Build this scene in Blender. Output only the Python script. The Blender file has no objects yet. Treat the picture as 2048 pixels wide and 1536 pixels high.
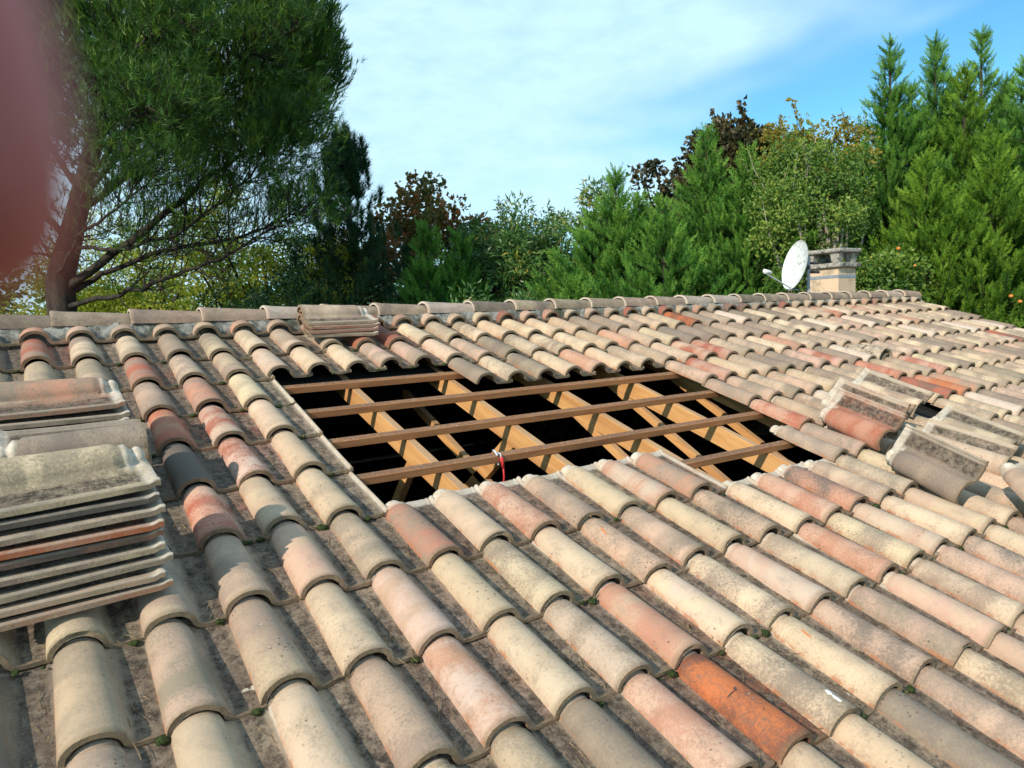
import bpy, math, random
import numpy as np
from mathutils import Matrix, Vector
sc = bpy.context.scene
COL = sc.collection
rng = np.random.default_rng(7)
random.seed(7)

# ------------------------------------------------------------------ camera, sky, sun, exposure
CAM = np.array([-1.0352642695, -2.4410161564, 0.6867664412])
CR = np.array([0.8273011610, -0.5599468651, -0.0450810080])
CU = np.array([0.0860178200, 0.0469663421, 0.9951859620])
CB = np.array([-0.5551339692, -0.8271962711, 0.0870207180])
FPX = 1448.42                                   # focal length in pixels of a 2048 px wide frame
cam = bpy.data.cameras.new('camera'); camo = bpy.data.objects.new('camera', cam); COL.objects.link(camo)
cam.sensor_width = 36; cam.lens = FPX / 2048 * 36
cam.clip_start = 0.002; cam.clip_end = 2000
m = Matrix.Identity(4)
for i in range(3):
    m[i][0] = CR[i]; m[i][1] = CU[i]; m[i][2] = CB[i]; m[i][3] = CAM[i]
camo.matrix_world = m
cam.dof.use_dof = True; cam.dof.focus_distance = 3.0; cam.dof.aperture_fstop = 10.5
sc.camera = camo

SUN_AZ = math.radians(20)                       # towards -X, swung a little to the eaves side
SUN_EL = math.radians(31)
sd = Vector((-math.cos(SUN_EL)*math.cos(SUN_AZ), -math.cos(SUN_EL)*math.sin(SUN_AZ), math.sin(SUN_EL)))
sl = bpy.data.lights.new('sun', 'SUN'); sl.energy = 4.7; sl.angle = math.radians(0.6); sl.color = (1.0, 0.90, 0.76)
so = bpy.data.objects.new('sun', sl); COL.objects.link(so)
so.rotation_euler = sd.to_track_quat('Z', 'Y').to_euler(); so.location = (-10, -6, 12)

w = bpy.data.worlds.new('World'); sc.world = w; w.use_nodes = True
nt = w.node_tree; N = nt.nodes; L = nt.links; N.clear()
out = N.new('ShaderNodeOutputWorld'); bg = N.new('ShaderNodeBackground'); sky = N.new('ShaderNodeTexSky')
sky.sky_type = 'NISHITA'; sky.sun_disc = False
sky.sun_elevation = SUN_EL; sky.sun_rotation = math.atan2(sd.x, sd.y); sky.ozone_density = 2.2; sky.dust_density = 0.4
tc = N.new('ShaderNodeTexCoord'); mp = N.new('ShaderNodeMapping'); mp.inputs['Scale'].default_value = (1.0, 1.0, 2.6)
L.new(tc.outputs['Generated'], mp.inputs['Vector'])
n1 = N.new('ShaderNodeTexNoise'); n1.inputs['Scale'].default_value = 1.35; n1.inputs['Detail'].default_value = 3; n1.inputs['Roughness'].default_value = .5; n1.inputs['Distortion'].default_value = .5
n2 = N.new('ShaderNodeTexNoise'); n2.inputs['Scale'].default_value = 16; n2.inputs['Detail'].default_value = 5; n2.inputs['Roughness'].default_value = .6
L.new(mp.outputs[0], n1.inputs['Vector']); L.new(mp.outputs[0], n2.inputs['Vector'])
r1 = N.new('ShaderNodeValToRGB'); r1.color_ramp.elements[0].position = .36; r1.color_ramp.elements[1].position = .56
r1.color_ramp.interpolation = 'EASE'
L.new(n1.outputs['Fac'], r1.inputs['Fac'])
r2 = N.new('ShaderNodeMapRange'); r2.inputs[1].default_value = .3; r2.inputs[2].default_value = .7; r2.inputs[3].default_value = .80; r2.inputs[4].default_value = 1.08
L.new(n2.outputs['Fac'], r2.inputs[0])
mu = N.new('ShaderNodeMath'); mu.operation = 'MULTIPLY'; mu.use_clamp = True; L.new(r1.outputs[0], mu.inputs[0]); L.new(r2.outputs[0], mu.inputs[1])
mu2 = N.new('ShaderNodeMath'); mu2.operation = 'MULTIPLY'; mu2.inputs[1].default_value = .94; L.new(mu.outputs[0], mu2.inputs[0])
mx = N.new('ShaderNodeMix'); mx.data_type = 'RGBA'; L.new(mu2.outputs[0], mx.inputs[0]); 
tint = N.new('ShaderNodeMix'); tint.data_type = 'RGBA'; tint.blend_type = 'MULTIPLY'; tint.inputs[0].default_value = 1; tint.inputs[7].default_value = (.82, 1.55, 1.72, 1)
L.new(sky.outputs[0], tint.inputs[6]); L.new(tint.outputs[2], mx.inputs[6])
mx.inputs[7].default_value = (6.7, 9.6, 11.3, 1)
L.new(mx.outputs[2], bg.inputs['Color']); bg.inputs['Strength'].default_value = 0.10
L.new(bg.outputs[0], out.inputs[0])
sc.view_settings.view_transform = 'Standard'; sc.view_settings.look = 'None'; sc.view_settings.exposure = 0.10; sc.view_settings.gamma = 1

# ------------------------------------------------------------------ frames and helpers
TH = math.radians(17.87); CT, ST = math.cos(TH), math.sin(TH)
W, G = 0.2102, 0.36                              # tile pitch across and down the slope
M3 = np.array([[1, 0, 0], [0, -CT, -ST], [0, -ST, CT]])       # (u, v down-slope, h) -> world
def rf(u, v, h=0.0): return M3 @ np.array([u, v, h], float)
RR = np.array([[1, 0, 0], [0, CT, -ST], [0, ST, CT]])          # local (x, y up-slope, z out) -> world rotation
def pose(u, v, h, yaw=0, roll=0, pit=0):
    cy, sy = math.cos(yaw), math.sin(yaw); cr, sr = math.cos(roll), math.sin(roll); cp, sp = math.cos(pit), math.sin(pit)
    A = np.array([[cy, -sy, 0], [sy, cy, 0], [0, 0, 1]]) @ np.array([[1, 0, 0], [0, cp, -sp], [0, sp, cp]]) @ np.array([[cr, 0, -sr], [0, 1, 0], [sr, 0, cr]])
    B = M3 @ A @ np.diag([1, -1, 1])
    p = rf(u, v, h); mm = Matrix.Identity(4)
    for i in range(3):
        for k in range(3): mm[i][k] = B[i][k]
        mm[i][3] = p[i]
    return mm
def at(px, py, D):                               # a point D metres in front of the viewpoint
    return CAM + (CR*(px-1024)/FPX - CU*(py-768)/FPX - CB)*D

def tag(o, label=None, cat=None, group=None, kind=None):
    if label:
        o['label'] = label
        if not kind: o['kind'] = 'thing'
    if cat: o['category'] = cat
    if group: o['group'] = group
    if kind: o['kind'] = kind
    return o
def empty(name, loc, mat=None):
    o = bpy.data.objects.new(name, None); COL.objects.link(o); o.empty_display_size = .1
    if mat is not None: o.matrix_world = mat
    else: o.location = loc
    return o
def link(name, me, mats, parent=None, mat=None):
    o = bpy.data.objects.new(name, me); COL.objects.link(o)
    for q in (mats if isinstance(mats, (list, tuple)) else [mats]): me.materials.append(q)
    if parent is not None: o.parent = parent
    if mat is not None: o.matrix_world = mat
    return o
def mesh_np(name, V, F, smooth=None, attrs=None):
    """V (n,3); F (m,k) array or list of arrays of equal-size faces."""
    Fs = F if isinstance(F, list) else [F]
    me = bpy.data.meshes.new(name)
    loops = np.concatenate([np.asarray(f, np.int32).ravel() for f in Fs])
    sizes = np.concatenate([np.full(len(f), np.asarray(f).shape[1], np.int32) for f in Fs])
    starts = np.concatenate([[0], np.cumsum(sizes)[:-1]]).astype(np.int32)
    me.vertices.add(len(V)); me.vertices.foreach_set('co', np.asarray(V, np.float32).ravel())
    me.loops.add(len(loops)); me.loops.foreach_set('vertex_index', loops)
    me.polygons.add(len(sizes)); me.polygons.foreach_set('loop_start', starts); me.polygons.foreach_set('loop_total', sizes)
    if smooth is not None:
        me.polygons.foreach_set('use_smooth', np.full(len(sizes), bool(smooth)))
    for nm, typ, data in (attrs or []):
        a = me.attributes.new(nm, typ, 'POINT')
        key = 'value' if typ == 'FLOAT' else ('vector' if typ == 'FLOAT_VECTOR' else 'color')
        a.data.foreach_set(key, np.asarray(data, np.float32).ravel())
    me.update(calc_edges=True); me.validate()
    return me

class MB:
    """collects boxes, tubes and lofts as plain faces"""
    def __init__(s): s.V = []; s.F = []; s.n = 0
    def add(s, V, F):
        V = np.asarray(V, float); s.V.append(V); s.F += [[i+s.n for i in f] for f in F]; s.n += len(V)
    def box(s, a, b, T=None, bev=0.0):
        x0, y0, z0 = a; x1, y1, z1 = b
        if bev:
            e = bev; V = []
            for (X, sx) in ((x0, 1), (x1, -1)):
                for (Y, sy) in ((y0, 1), (y1, -1)):
                    for (Z, sz) in ((z0, 1), (z1, -1)):
                        V += [(X, Y+sy*e, Z+sz*e), (X+sx*e, Y, Z+sz*e), (X+sx*e, Y+sy*e, Z)]
            V = np.array(V)
            def i(ix, iy, iz, k): return (ix*4+iy*2+iz)*3+k
            F = []
            for ix in (0, 1):
                f = [i(ix, 0, 0, 0), i(ix, 1, 0, 0), i(ix, 1, 1, 0), i(ix, 0, 1, 0)]; F.append(f if ix else f[::-1])
            for iy in (0, 1):
                f = [i(0, iy, 0, 1), i(1, iy, 0, 1), i(1, iy, 1, 1), i(0, iy, 1, 1)]; F.append(f[::-1] if iy else f)
            for iz in (0, 1):
                f = [i(0, 0, iz, 2), i(1, 0, iz, 2), i(1, 1, iz, 2), i(0, 1, iz, 2)]; F.append(f if iz else f[::-1])
            for a_ in (0, 1):
                for b_ in (0, 1):
                    F.append([i(a_, b_, 0, 0), i(a_, b_, 1, 0), i(a_, b_, 1, 1), i(a_, b_, 0, 1)])
                    F.append([i(a_, 0, b_, 0), i(a_, 1, b_, 0), i(a_, 1, b_, 2), i(a_, 0, b_, 2)])
                    F.append([i(0, a_, b_, 1), i(1, a_, b_, 1), i(1, a_, b_, 2), i(0, a_, b_, 2)])
                    for c_ in (0, 1): F.append([i(a_, b_, c_, 0), i(a_, b_, c_, 1), i(a_, b_, c_, 2)])
        else:
            V = np.array([(x, y, z) for x in (x0, x1) for y in (y0, y1) for z in (z0, z1)], float)
            F = [[0, 1, 3, 2], [4, 6, 7, 5], [0, 4, 5, 1], [2, 3, 7, 6], [0, 2, 6, 4], [1, 5, 7, 3]]
        if T is not None: V = np.array([T(*v) for v in V])
        s.add(V, F)
    def tube(s, pts, rad, seg=8, cap=True):
        pts = np.asarray(pts, float); n = len(pts)
        rad = np.full(n, rad) if np.isscalar(rad) else np.asarray(rad, float)
        d = np.gradient(pts, axis=0); d /= np.linalg.norm(d, axis=1)[:, None]+1e-12
        ref = np.array([0.3, 0.2, 0.93]) if abs(d[0][2]) < .9 else np.array([1., .1, 0])
        V = []
        for k in range(n):
            a = np.cross(d[k], ref); a /= np.linalg.norm(a); b = np.cross(d[k], a)
            an = np.arange(seg)/seg*2*math.pi
            V.append(pts[k]+rad[k]*(np.cos(an)[:, None]*a+np.sin(an)[:, None]*b))
        V = np.concatenate(V); F = []
        for k in range(n-1):
            for j in range(seg):
                j2 = (j+1) % seg
                F.append([k*seg+j, k*seg+j2, (k+1)*seg+j2, (k+1)*seg+j])
        if cap: F.append(list(range(seg))[::-1]); F.append([(n-1)*seg+j for j in range(seg)])
        s.add(V, F)
    def mesh(s, name, smooth=False):
        me = bpy.data.meshes.new(name); me.from_pydata(np.concatenate(s.V).tolist(), [], s.F)
        me.polygons.foreach_set('use_smooth', np.full(len(me.polygons), bool(smooth))); me.update(); return me
    def build(s, name, mat, parent=None, smooth=False):
        return link(name, s.mesh(name, smooth), mat, parent)

# ------------------------------------------------------------------ materials
class NT:
    def __init__(s, name, rough=.8):
        s.m = bpy.data.materials.new(name); s.m.use_nodes = True; s.t = s.m.node_tree; s.t.nodes.clear()
        s.o = s.n('ShaderNodeOutputMaterial'); s.b = s.n('ShaderNodeBsdfPrincipled'); s.b.inputs['Roughness'].default_value = rough
        s.l(s.b.outputs[0], s.o.inputs[0])
    def n(s, t, **k):
        x = s.t.nodes.new(t)
        for a, b in k.items(): setattr(x, a, b)
        return x
    def l(s, a, b): s.t.links.new(a, b)
    def inp(s, sock, v):
        if hasattr(v, 'links') or isinstance(v, bpy.types.NodeSocket): s.l(v, sock)
        else: sock.default_value = v
    def attr(s, nm, out='Vector'): return s.n('ShaderNodeAttribute', attribute_name=nm).outputs[out]
    def noise(s, vec, scale, detail=4, rough=.55, dist=0):
        x = s.n('ShaderNodeTexNoise'); s.l(vec, x.inputs['Vector']); x.inputs['Scale'].default_value = scale
        x.inputs['Detail'].default_value = detail; x.inputs['Roughness'].default_value = rough; x.inputs['Distortion'].default_value = dist
        return x.outputs['Fac']
    def map(s, v, a, b, c=0., d=1., smooth=True):
        x = s.n('ShaderNodeMapRange'); x.interpolation_type = 'SMOOTHSTEP' if smooth else 'LINEAR'
        s.inp(x.inputs[0], v)
        for i, q in enumerate((a, b, c, d)): x.inputs[i+1].default_value = q
        return x.outputs[0]
    def math(s, op, a, b=0., c=0., clamp=False):
        x = s.n('ShaderNodeMath', operation=op); x.use_clamp = clamp; s.inp(x.inputs[0], a); s.inp(x.inputs[1], b)
        if op in ('MULTIPLY_ADD',): s.inp(x.inputs[2], c)
        return x.outputs[0]
    def mix(s, f, a, b, blend='MIX'):
        x = s.n('ShaderNodeMix', data_type='RGBA', blend_type=blend); s.inp(x.inputs[0], f)
        s.inp(x.inputs[6], a if not isinstance(a, tuple) else (*a, 1)); s.inp(x.inputs[7], b if not isinstance(b, tuple) else (*b, 1))
        return x.outputs[2]
    def scale(s, vec, xyz):
        x = s.n('ShaderNodeMapping'); s.l(vec, x.inputs[0]); x.inputs['Scale'].default_value = xyz; return x.outputs[0]
    def obj(s): return s.n('ShaderNodeTexCoord').outputs['Object']
    def bump(s, h, st=.3, d=.01):
        x = s.n('ShaderNodeBump'); x.inputs['Strength'].default_value = st; x.inputs['Distance'].default_value = d
        s.l(h, x.inputs['Height']); s.l(x.outputs[0], s.b.inputs['Normal'])
    def col(s, c): s.inp(s.b.inputs['Base Color'], c if not isinstance(c, tuple) else (*c, 1))

def clay_material():
    t = NT('weathered_clay', .86)
    lc = t.attr('lc'); zone = t.attr('zone')
    A = t.attr('colA', 'Color'); B = t.attr('colB', 'Color')
    sep = t.n('ShaderNodeSeparateXYZ'); t.l(zone, sep.inputs[0]); pan, head, rim = sep.outputs
    band = t.noise(t.scale(lc, (3.2, 5.5, 1)), 1.3, 3, .5, .6)
    fine = t.noise(t.scale(lc, (1, 1, 1)), 130, 4, .75)
    mid = t.noise(t.scale(lc, (1, .7, 1)), 24, 5, .65)
    f = t.math('ADD', band, t.math('MULTIPLY', t.math('SUBTRACT', fine, .5), .75))
    f = t.math('ADD', f, t.math('MULTIPLY', t.math('SUBTRACT', mid, .5), .16))
    c = t.mix(t.map(f, .30, .70), A, B)
    # grey lichen film, uneven
    c = t.mix(t.map(t.math('ADD', mid, t.math('MULTIPLY', t.math('SUBTRACT', fine, .5), .8)), .46, .82, 0, .46), c, (.18, .15, .12))
    # orange clay showing where the engobe is worn along the foot
    arc = t.n('ShaderNodeSeparateXYZ'); t.l(t.attr('lx'), arc.inputs[0])
    foot = t.math('MULTIPLY', t.map(arc.outputs[0], .004, .017, 1, 0), t.map(mid, .48, .62))
    c = t.mix(t.math('MULTIPLY', foot, .75), c, (.42, .16, .07))
    # black specks
    v = t.n('ShaderNodeTexVoronoi'); t.l(lc, v.inputs['Vector']); v.inputs['Scale'].default_value = 60
    sp = t.math('MULTIPLY', t.map(v.outputs['Distance'], .12, .26, 1, 0), t.map(t.noise(lc, 9, 3), .55, .66))
    c = t.mix(t.math('MULTIPLY', sp, .75), c, (.05, .042, .035))
    # pale lichen dots
    v2 = t.n('ShaderNodeTexVoronoi'); t.l(lc, v2.inputs['Vector']); v2.inputs['Scale'].default_value = 34
    sp2 = t.math('MULTIPLY', t.map(v2.outputs['Distance'], .05, .14, 1, 0), t.map(t.noise(lc, 14, 2), .60, .66))
    c = t.mix(t.math('MULTIPLY', sp2, .5), c, (.62, .58, .5))
    # dirt lying in the pan
    pn = t.math('MULTIPLY', pan, t.map(t.math('ADD', t.math('MULTIPLY', mid, .6), t.math('MULTIPLY', fine, .4)), .38, .58, .60, .98))
    dirt = t.mix(t.map(t.noise(lc, 48, 6, .75), .40, .64), (.038, .029, .022), (.165, .130, .097))
    dirt = t.mix(t.map(t.noise(lc, 11, 3, .6), .50, .62, 0, .55), dirt, (.085, .055, .042))
    c = t.mix(pn, c, dirt)
    v3 = t.n('ShaderNodeTexVoronoi'); t.l(lc, v3.inputs['Vector']); v3.inputs['Scale'].default_value = 75
    sp3 = t.math('MULTIPLY', t.map(v3.outputs['Distance'], .16, .34, 1, 0), t.map(t.noise(lc, 22, 3), .46, .58))
    c = t.mix(t.math('MULTIPLY', t.math('MULTIPLY', sp3, pan), .6), c, (.035, .03, .026))
    # yellowish crust in the lapped-over zone, pale bare clay at the head
    hd = t.math('MULTIPLY', head, t.map(mid, .30, .50, .70, .95))
    c = t.mix(hd, c, t.mix(t.map(t.math('ADD', t.math('MULTIPLY', fine, .5), t.math('MULTIPLY', mid, .5)), .32, .62), (.34, .265, .18), (.62, .55, .46)))
    # brown grime on the cut rims
    c = t.mix(t.math('MULTIPLY', rim, t.map(fine, .3, .6, .55, .9)), c, t.mix(t.map(mid, .4, .6), (.13, .10, .06), (.22, .15, .09)))
    t.col(c)
    t.inp(t.b.inputs['Roughness'], t.map(mid, .3, .7, .78, .95)); t.b.inputs['Specular IOR Level'].default_value = .25
    h = t.math('ADD', t.math('MULTIPLY', mid, .7), t.math('MULTIPLY', fine, .5))
    t.bump(h, .55, .0035)
    return t.m
CLAY = clay_material()

def simple_noise(name, c1, c2, scale=20, rough=.85, bump=.4, bd=.004, c3=None, stretch=(1, 1, 1), spec=.3, sc3=6):
    t = NT(name, rough); o = t.scale(t.obj(), stretch)
    a = t.noise(o, scale, 6, .65); c = t.mix(t.map(a, .35, .65), c1, c2)
    if c3: c = t.mix(t.map(t.noise(o, sc3, 5, .6), .5, .66), c, c3)
    t.col(c); t.b.inputs['Specular IOR Level'].default_value = spec
    if bump: t.bump(a, bump, bd)
    return t.m
def wood_material(name, a, b, dark, grain=(1, 1, 1), knots=True, topdirt=.0, dirtc=(.10, .085, .07)):
    t = NT(name, .72); o = t.obj()
    s1 = t.scale(o, grain)
    w1 = t.noise(s1, 34, 5, .6, .4); w2 = t.noise(s1, 7, 3, .5, 1.2)
    c = t.mix(t.map(w1, .35, .65), a, b); c = t.mix(t.map(w2, .45, .7, 0, .6), c, dark)
    if knots:
        v = t.n('ShaderNodeTexVoronoi'); t.l(t.scale(o, tuple(.55*(1 if g >= 1 else .35) for g in grain)), v.inputs['Vector']); v.inputs['Scale'].default_value = 6
        c = t.mix(t.map(v.outputs['Distance'], .05, .12, .8, 0), c, (.10, .045, .015))
    if topdirt:
        g = t.n('ShaderNodeNewGeometry'); sx = t.n('ShaderNodeSeparateXYZ'); t.l(g.outputs['True Normal'], sx.inputs[0])
        up = t.map(sx.outputs[2], .75, .9); dn = t.noise(o, 55, 5, .75)
        c = t.mix(t.math('MULTIPLY', up, t.map(dn, .40, .58, topdirt*.45, topdirt)), c, dirtc)
        c = t.mix(t.math('MULTIPLY', up, t.map(t.noise(o, 90, 2), .66, .70, 0, .6)), c, (.5, .47, .42))
    t.col(c); t.bump(w1, .35, .003); t.b.inputs['Specular IOR Level'].default_value = .25
    return t.m
BATTEN = wood_material('old_batten_wood', (.37, .155, .065), (.45, .21, .09), (.19, .08, .035), (.12, 1, 1), True, .75, (.12, .082, .055))
RAFTER = wood_material('pine_rafter_wood', (.50, .245, .085), (.60, .325, .125), (.33, .145, .05), (1, .10, 1), True, .55, (.30, .24, .18))
MORTAR = simple_noise('grey_mortar', (.11, .11, .095), (.36, .345, .30), 26, .95, .8, .01, (.07, .075, .05))
CONCRETE = simple_noise('weathered_concrete', (.22, .20, .17), (.42, .39, .34), 30, .95, .6, .006, (.06, .055, .045), sc3=14)
RENDERW = simple_noise('peach_render', (.58, .42, .28), (.68, .51, .35), 60, .95, .5, .006, (.38, .30, .21), sc3=5)
STRAP = simple_noise('galvanised_metal', (.30, .33, .36), (.40, .43, .46), 40, .45, .1, .001)
STRAP.node_tree.nodes['Principled BSDF'].inputs['Metallic'].default_value = .5
DISH = simple_noise('dish_paint', (.66, .68, .66), (.76, .78, .76), 9, .5, .05, .001, (.42, .43, .40), sc3=26)
DARK = simple_noise('attic_shade_black', (.006, .006, .006), (.014, .013, .012), 12, 1, .3, .02)  # near-black colour stands in for the deep shade of the attic
REDCORD = simple_noise('red_cord', (.55, .02, .03), (.62, .05, .05), 200, .6, .2, .001)
BUCKLE = simple_noise('pale_metal', (.55, .57, .62), (.65, .67, .72), 60, .35, 0)

# ------------------------------------------------------------------ roof tiles
PALS = {  # clay colour, weathering colour (linear)
 'C': ((.56, .46, .33), (.45, .355, .25)), 'B': ((.46, .365, .265), (.32, .255, .195)), 'G': ((.30, .243, .188), (.215, .178, .145)),
 'P': ((.50, .355, .27), (.38, .30, .24)), 'W': ((.54, .43, .35), (.55, .49, .42)), 'S': ((.46, .25, .17), (.36, .23, .175)),
 'O': ((.46, .15, .06), (.20, .085, .055)), 'R': ((.36, .12, .075), (.19, .11, .09)), 'D': ((.115, .105, .095), (.155, .135, .115)),
 'K': ((.40, .20, .14), (.13, .10, .09))}
PALS = {k: tuple((q[0]*.97, q[1]*.89, q[2]*.835) for q in v) for k, v in PALS.items()}
NAMES = {'C': 'cream', 'B': 'beige', 'G': 'greyish brown', 'P': 'pale pink', 'W': 'whitish pink', 'S': 'salmon', 'O': 'bright orange', 'R': 'dark red', 'D': 'dark grey', 'K': 'blackened red'}
TS_HI = [-.43, -.427, -.418, -.408, -.400, -.394, -.386, -.378, -.370, -.362, -.352, -.335, -.30, -.25, -.19, -.13, -.08, -.045, -.022, -.008, -.002, 0]
TS_LO = [-.43, -.39, -.36, -.25, -.12, -.03, 0]
def barrel_s(t):
    xs = [-.43, -.427, -.418, -.408, -.400, -.394, -.386, -.378, -.370, -.362, -.350, -.30, -.06, -.015, 0]
    ys = [.22, .36, .52, .56, .50, .44, .60, .74, .73, .71, .84, .86, .97, 1.0, .99]
    return np.interp(t, xs, ys)
def tile_arrays(ts, nb, seed, colA, colB, tmin=-.43, flat=False, side=.6):
    """one interlocking barrel tile; local x across, y towards the head, z out; returns V, F(smooth), F(rim), attrs"""
    r = np.random.default_rng(seed)
    ts = np.array([q for q in ts if q >= tmin-1e-6], float)
    if ts[0] > tmin+1e-6: ts = np.concatenate([[tmin], ts])
    ang = np.linspace(math.pi, 0.12, nb); XC, AW, BH, TK = .070, .069, .062, .0130
    hw = np.where(ang > 0, 1, 1)
    rows_t, rows_b, qx, pan = [], [], [], []
    panx = [.149, .157, .172, .190, .203, .212, .217, .222, .228, .233, .238, .243, .246] if not flat else [.149, .158, .19, .212, .228, .238, .246]
    rib = {.217: .003, .222: .004, .228: -.001, .233: .006, .238: .011, .243: .011, .246: .006}
    wob = 1+r.normal(0, .016); ph = r.uniform(0, 6)
    for t in ts:
        s = barrel_s(t)*wob
        x = XC+AW*s*np.cos(ang); z = .013+BH*s*np.sin(ang)**.9
        z = z*(1-.0)
        xi = XC+max(AW*s-TK, .004)*np.cos(ang); zi = .012+max(BH*s-TK, .004)*np.sin(ang)
        # right foot flows into the pan
        px = np.array(panx); pz = np.full(len(px), .012)+.0022*((px-.175)/.035)**2*(px < .21)
        pz += np.array([rib.get(p, 0) for p in panx])
        lip = np.interp(t, [-.43, -.424, -.414, -.406, -.395], [.006, .008, .007, .001, 0]); pz = pz+lip
        # cross rib of the side lock near each lap
        tx = np.concatenate([x, px]); tz = np.concatenate([z, pz])
        bx = np.concatenate([xi, px]); bz = np.concatenate([zi, pz-.0125-np.array([rib.get(p, 0) for p in panx])*.4])
        bz[-2:] -= .0005; bx[nb] = .142
        rows_t.append(np.stack([tx, np.full_like(tx, -t), tz], 1)); rows_b.append(np.stack([bx, np.full_like(bx, -t), bz], 1))
    T_, B_ = np.array(rows_t), np.array(rows_b); nt_, P_ = T_.shape[:2]
    # hand-made unevenness, chipped nose
    bow = .0015*np.sin(ph+ts*9)[:, None]
    T_[:, :, 2] += bow; B_[:, :, 2] += bow
    ch = np.cumsum(r.normal(0, .0010, P_)); ch -= ch.mean()
    if r.random() < .22:
        k_ = r.integers(0, P_); ch += r.uniform(.006, .016)*np.exp(-((np.arange(P_)-k_)/r.uniform(.8, 1.8))**2)
    T_[-1, :, 1] += ch; B_[-1, :, 1] += ch
    arc = np.concatenate([[0], np.cumsum(np.linalg.norm(np.diff(T_[len(ts)//2], axis=0), axis=1))])
    def grid(off, flip):
        i = np.arange(nt_-1)[:, None]*P_+np.arange(P_-1)[None, :]+off; i = i.ravel()
        f = np.stack([i, i+P_, i+P_+1, i+1], 1); return f[:, ::-1] if flip else f
    V = [T_.reshape(-1, 3), B_.reshape(-1, 3)]; n = nt_*P_
    F = [grid(0, False), grid(n, True)]
    sx, tt = np.tile(arc, nt_), np.repeat(ts, P_)
    pm = np.tile(np.interp(np.concatenate([np.zeros(nb), panx]), [.143, .154, .214, .222], [0, 1, 1, .5]), nt_)
    onb = np.tile(np.concatenate([np.ones(nb), np.zeros(len(panx))]), nt_)
    hd = (onb*np.interp(tt, [-.43, -.385, -.372, -.362], [1, 1, .7, 0])+(1-onb)*np.interp(tt, [-.43, -.40, -.385], [.85, .7, 0])) * (tmin < -.4)
    hd = np.maximum(hd, np.tile(np.interp(np.concatenate([np.zeros(nb), panx]), [.219, .227], [0, side]), nt_))
    rimm = np.interp(tt, [-.020, -.003], [0, .8])
    zone = [np.stack([pm, hd, rimm], 1), np.stack([pm*.4, hd*.3, np.full(n, .45)], 1)]
    sd_ = r.uniform(0, 40)
    lc = [np.stack([sx+sd_, tt+sd_*.7, np.full(n, sd_*1.3)], 1), np.stack([sx+sd_+.5, tt, np.full(n, sd_)], 1)]
    lx = [np.stack([sx, tt, tt*0], 1)]*2
    # rims: nose, head, both sides (own vertices, so they shade crisp)
    def strip(a, b, rv, hv):
        o = sum(len(q) for q in V); k = len(a); V.append(np.concatenate([a, b]))
        i = np.arange(k-1)+o; F.append(np.stack([i, i+1, i+1+k, i+k], 1))
        zone.append(np.tile([0., hv, rv], (2*k, 1))); q = np.concatenate([a, b]); lc.append(np.stack([q[:, 0]+sd_, q[:, 1], q[:, 2]+sd_], 1)); lx.append(np.full((2*k, 3), .5))
    strip(B_[-1], T_[-1], .95, 0); strip(T_[0], B_[0], .1, .9 if tmin < -.4 else .2)
    strip(T_[:, 0], B_[:, 0], .6, 0); strip(B_[:, -1], T_[:, -1], .3*(side > .4), .25*(side > .4))
    V = np.concatenate(V); n = len(V)
    at_ = dict(lc=np.concatenate(lc), lx=np.concatenate(lx), zone=np.concatenate(zone), colA=np.tile([*colA, 1.], (n, 1)), colB=np.tile([*colB, 1.], (n, 1)))
    return V, np.concatenate(F), at_
TYPES = [('lc', 'FLOAT_VECTOR'), ('lx', 'FLOAT_VECTOR'), ('zone', 'FLOAT_VECTOR'), ('colA', 'FLOAT_COLOR'), ('colB', 'FLOAT_COLOR')]
def shade(c, r, amt=.10):
    k = 1+r.uniform(-amt, amt); return tuple(min(.85, max(.01, q*k*(1+r.uniform(-.04, .04)))) for q in c)
def pick_cols(code, r):
    a, b = PALS[code[0]]
    if len(code) > 1: b = PALS[code[1]][0]
    elif code[0] in 'CBPS' and r.random() < .65: b = PALS['G'][0]
    elif code[0] == 'G' and r.random() < .25: a = PALS['B'][0]
    return shade(a, r), shade(b, r)
def tile_mesh(seed, code, hi=True, tmin=-.43, side=.6):
    r = random.Random(seed); a, b = pick_cols(code, r)
    V, F, A = tile_arrays(TS_HI if hi else TS_LO, 13 if hi else 7, seed, a, b, tmin, not hi, side)
    return V, F, A
def make_tile(name, seed, code, mat, tmin=-.43, side=.6):
    V, F, A = tile_mesh(seed, code, True, tmin, side)
    me = mesh_np(name, V, F, True, [(k, t, A[k]) for k, t in TYPES])
    return link(name, me, CLAY, None, mat)

# tile (c, j): column c from the opening's left edge, course j (nose line at v = j*G); ridge course is j = -5
CODES = {}
def put(c, j0, s):
    for k, x in enumerate(s.split()): CODES[(c, j0+k)] = x
put(-5, -5, 'RG BG B B B B CB GB GB B'); put(-4, -5, 'GC B B B G G GB BG BC B'); put(-3, -5, 'GC GR GP SR D PR GB B C B')
put(-2, -5, 'G G SG RW WR BC BP CB B C'); put(-1, -5, 'G GB BC BC CB CB B PW WS B'); put(0, -5, 'CB PW . . . . KG CB CB G')
put(1, -5, 'GC BC . . . . BC CG WG PS'); put(2, -5, 'B C . . . . PK CB SP O'); put(3, -5, 'R GP . . . . BG PG CW C C')
put(4, -5, 'R PG . . . . CB GP CG CB G'); put(5, -5, 'CB CB G . . . KW C PW G PG'); put(6, -5, 'B PG C . . . SG G GC PG C')
put(7, -5, 'C G G . . . . C PK PC P'); put(8, -5, 'CP C CB . . . . PK CG GC C'); put(9, -5, 'C C PS . . . . SD PW P B')
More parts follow.
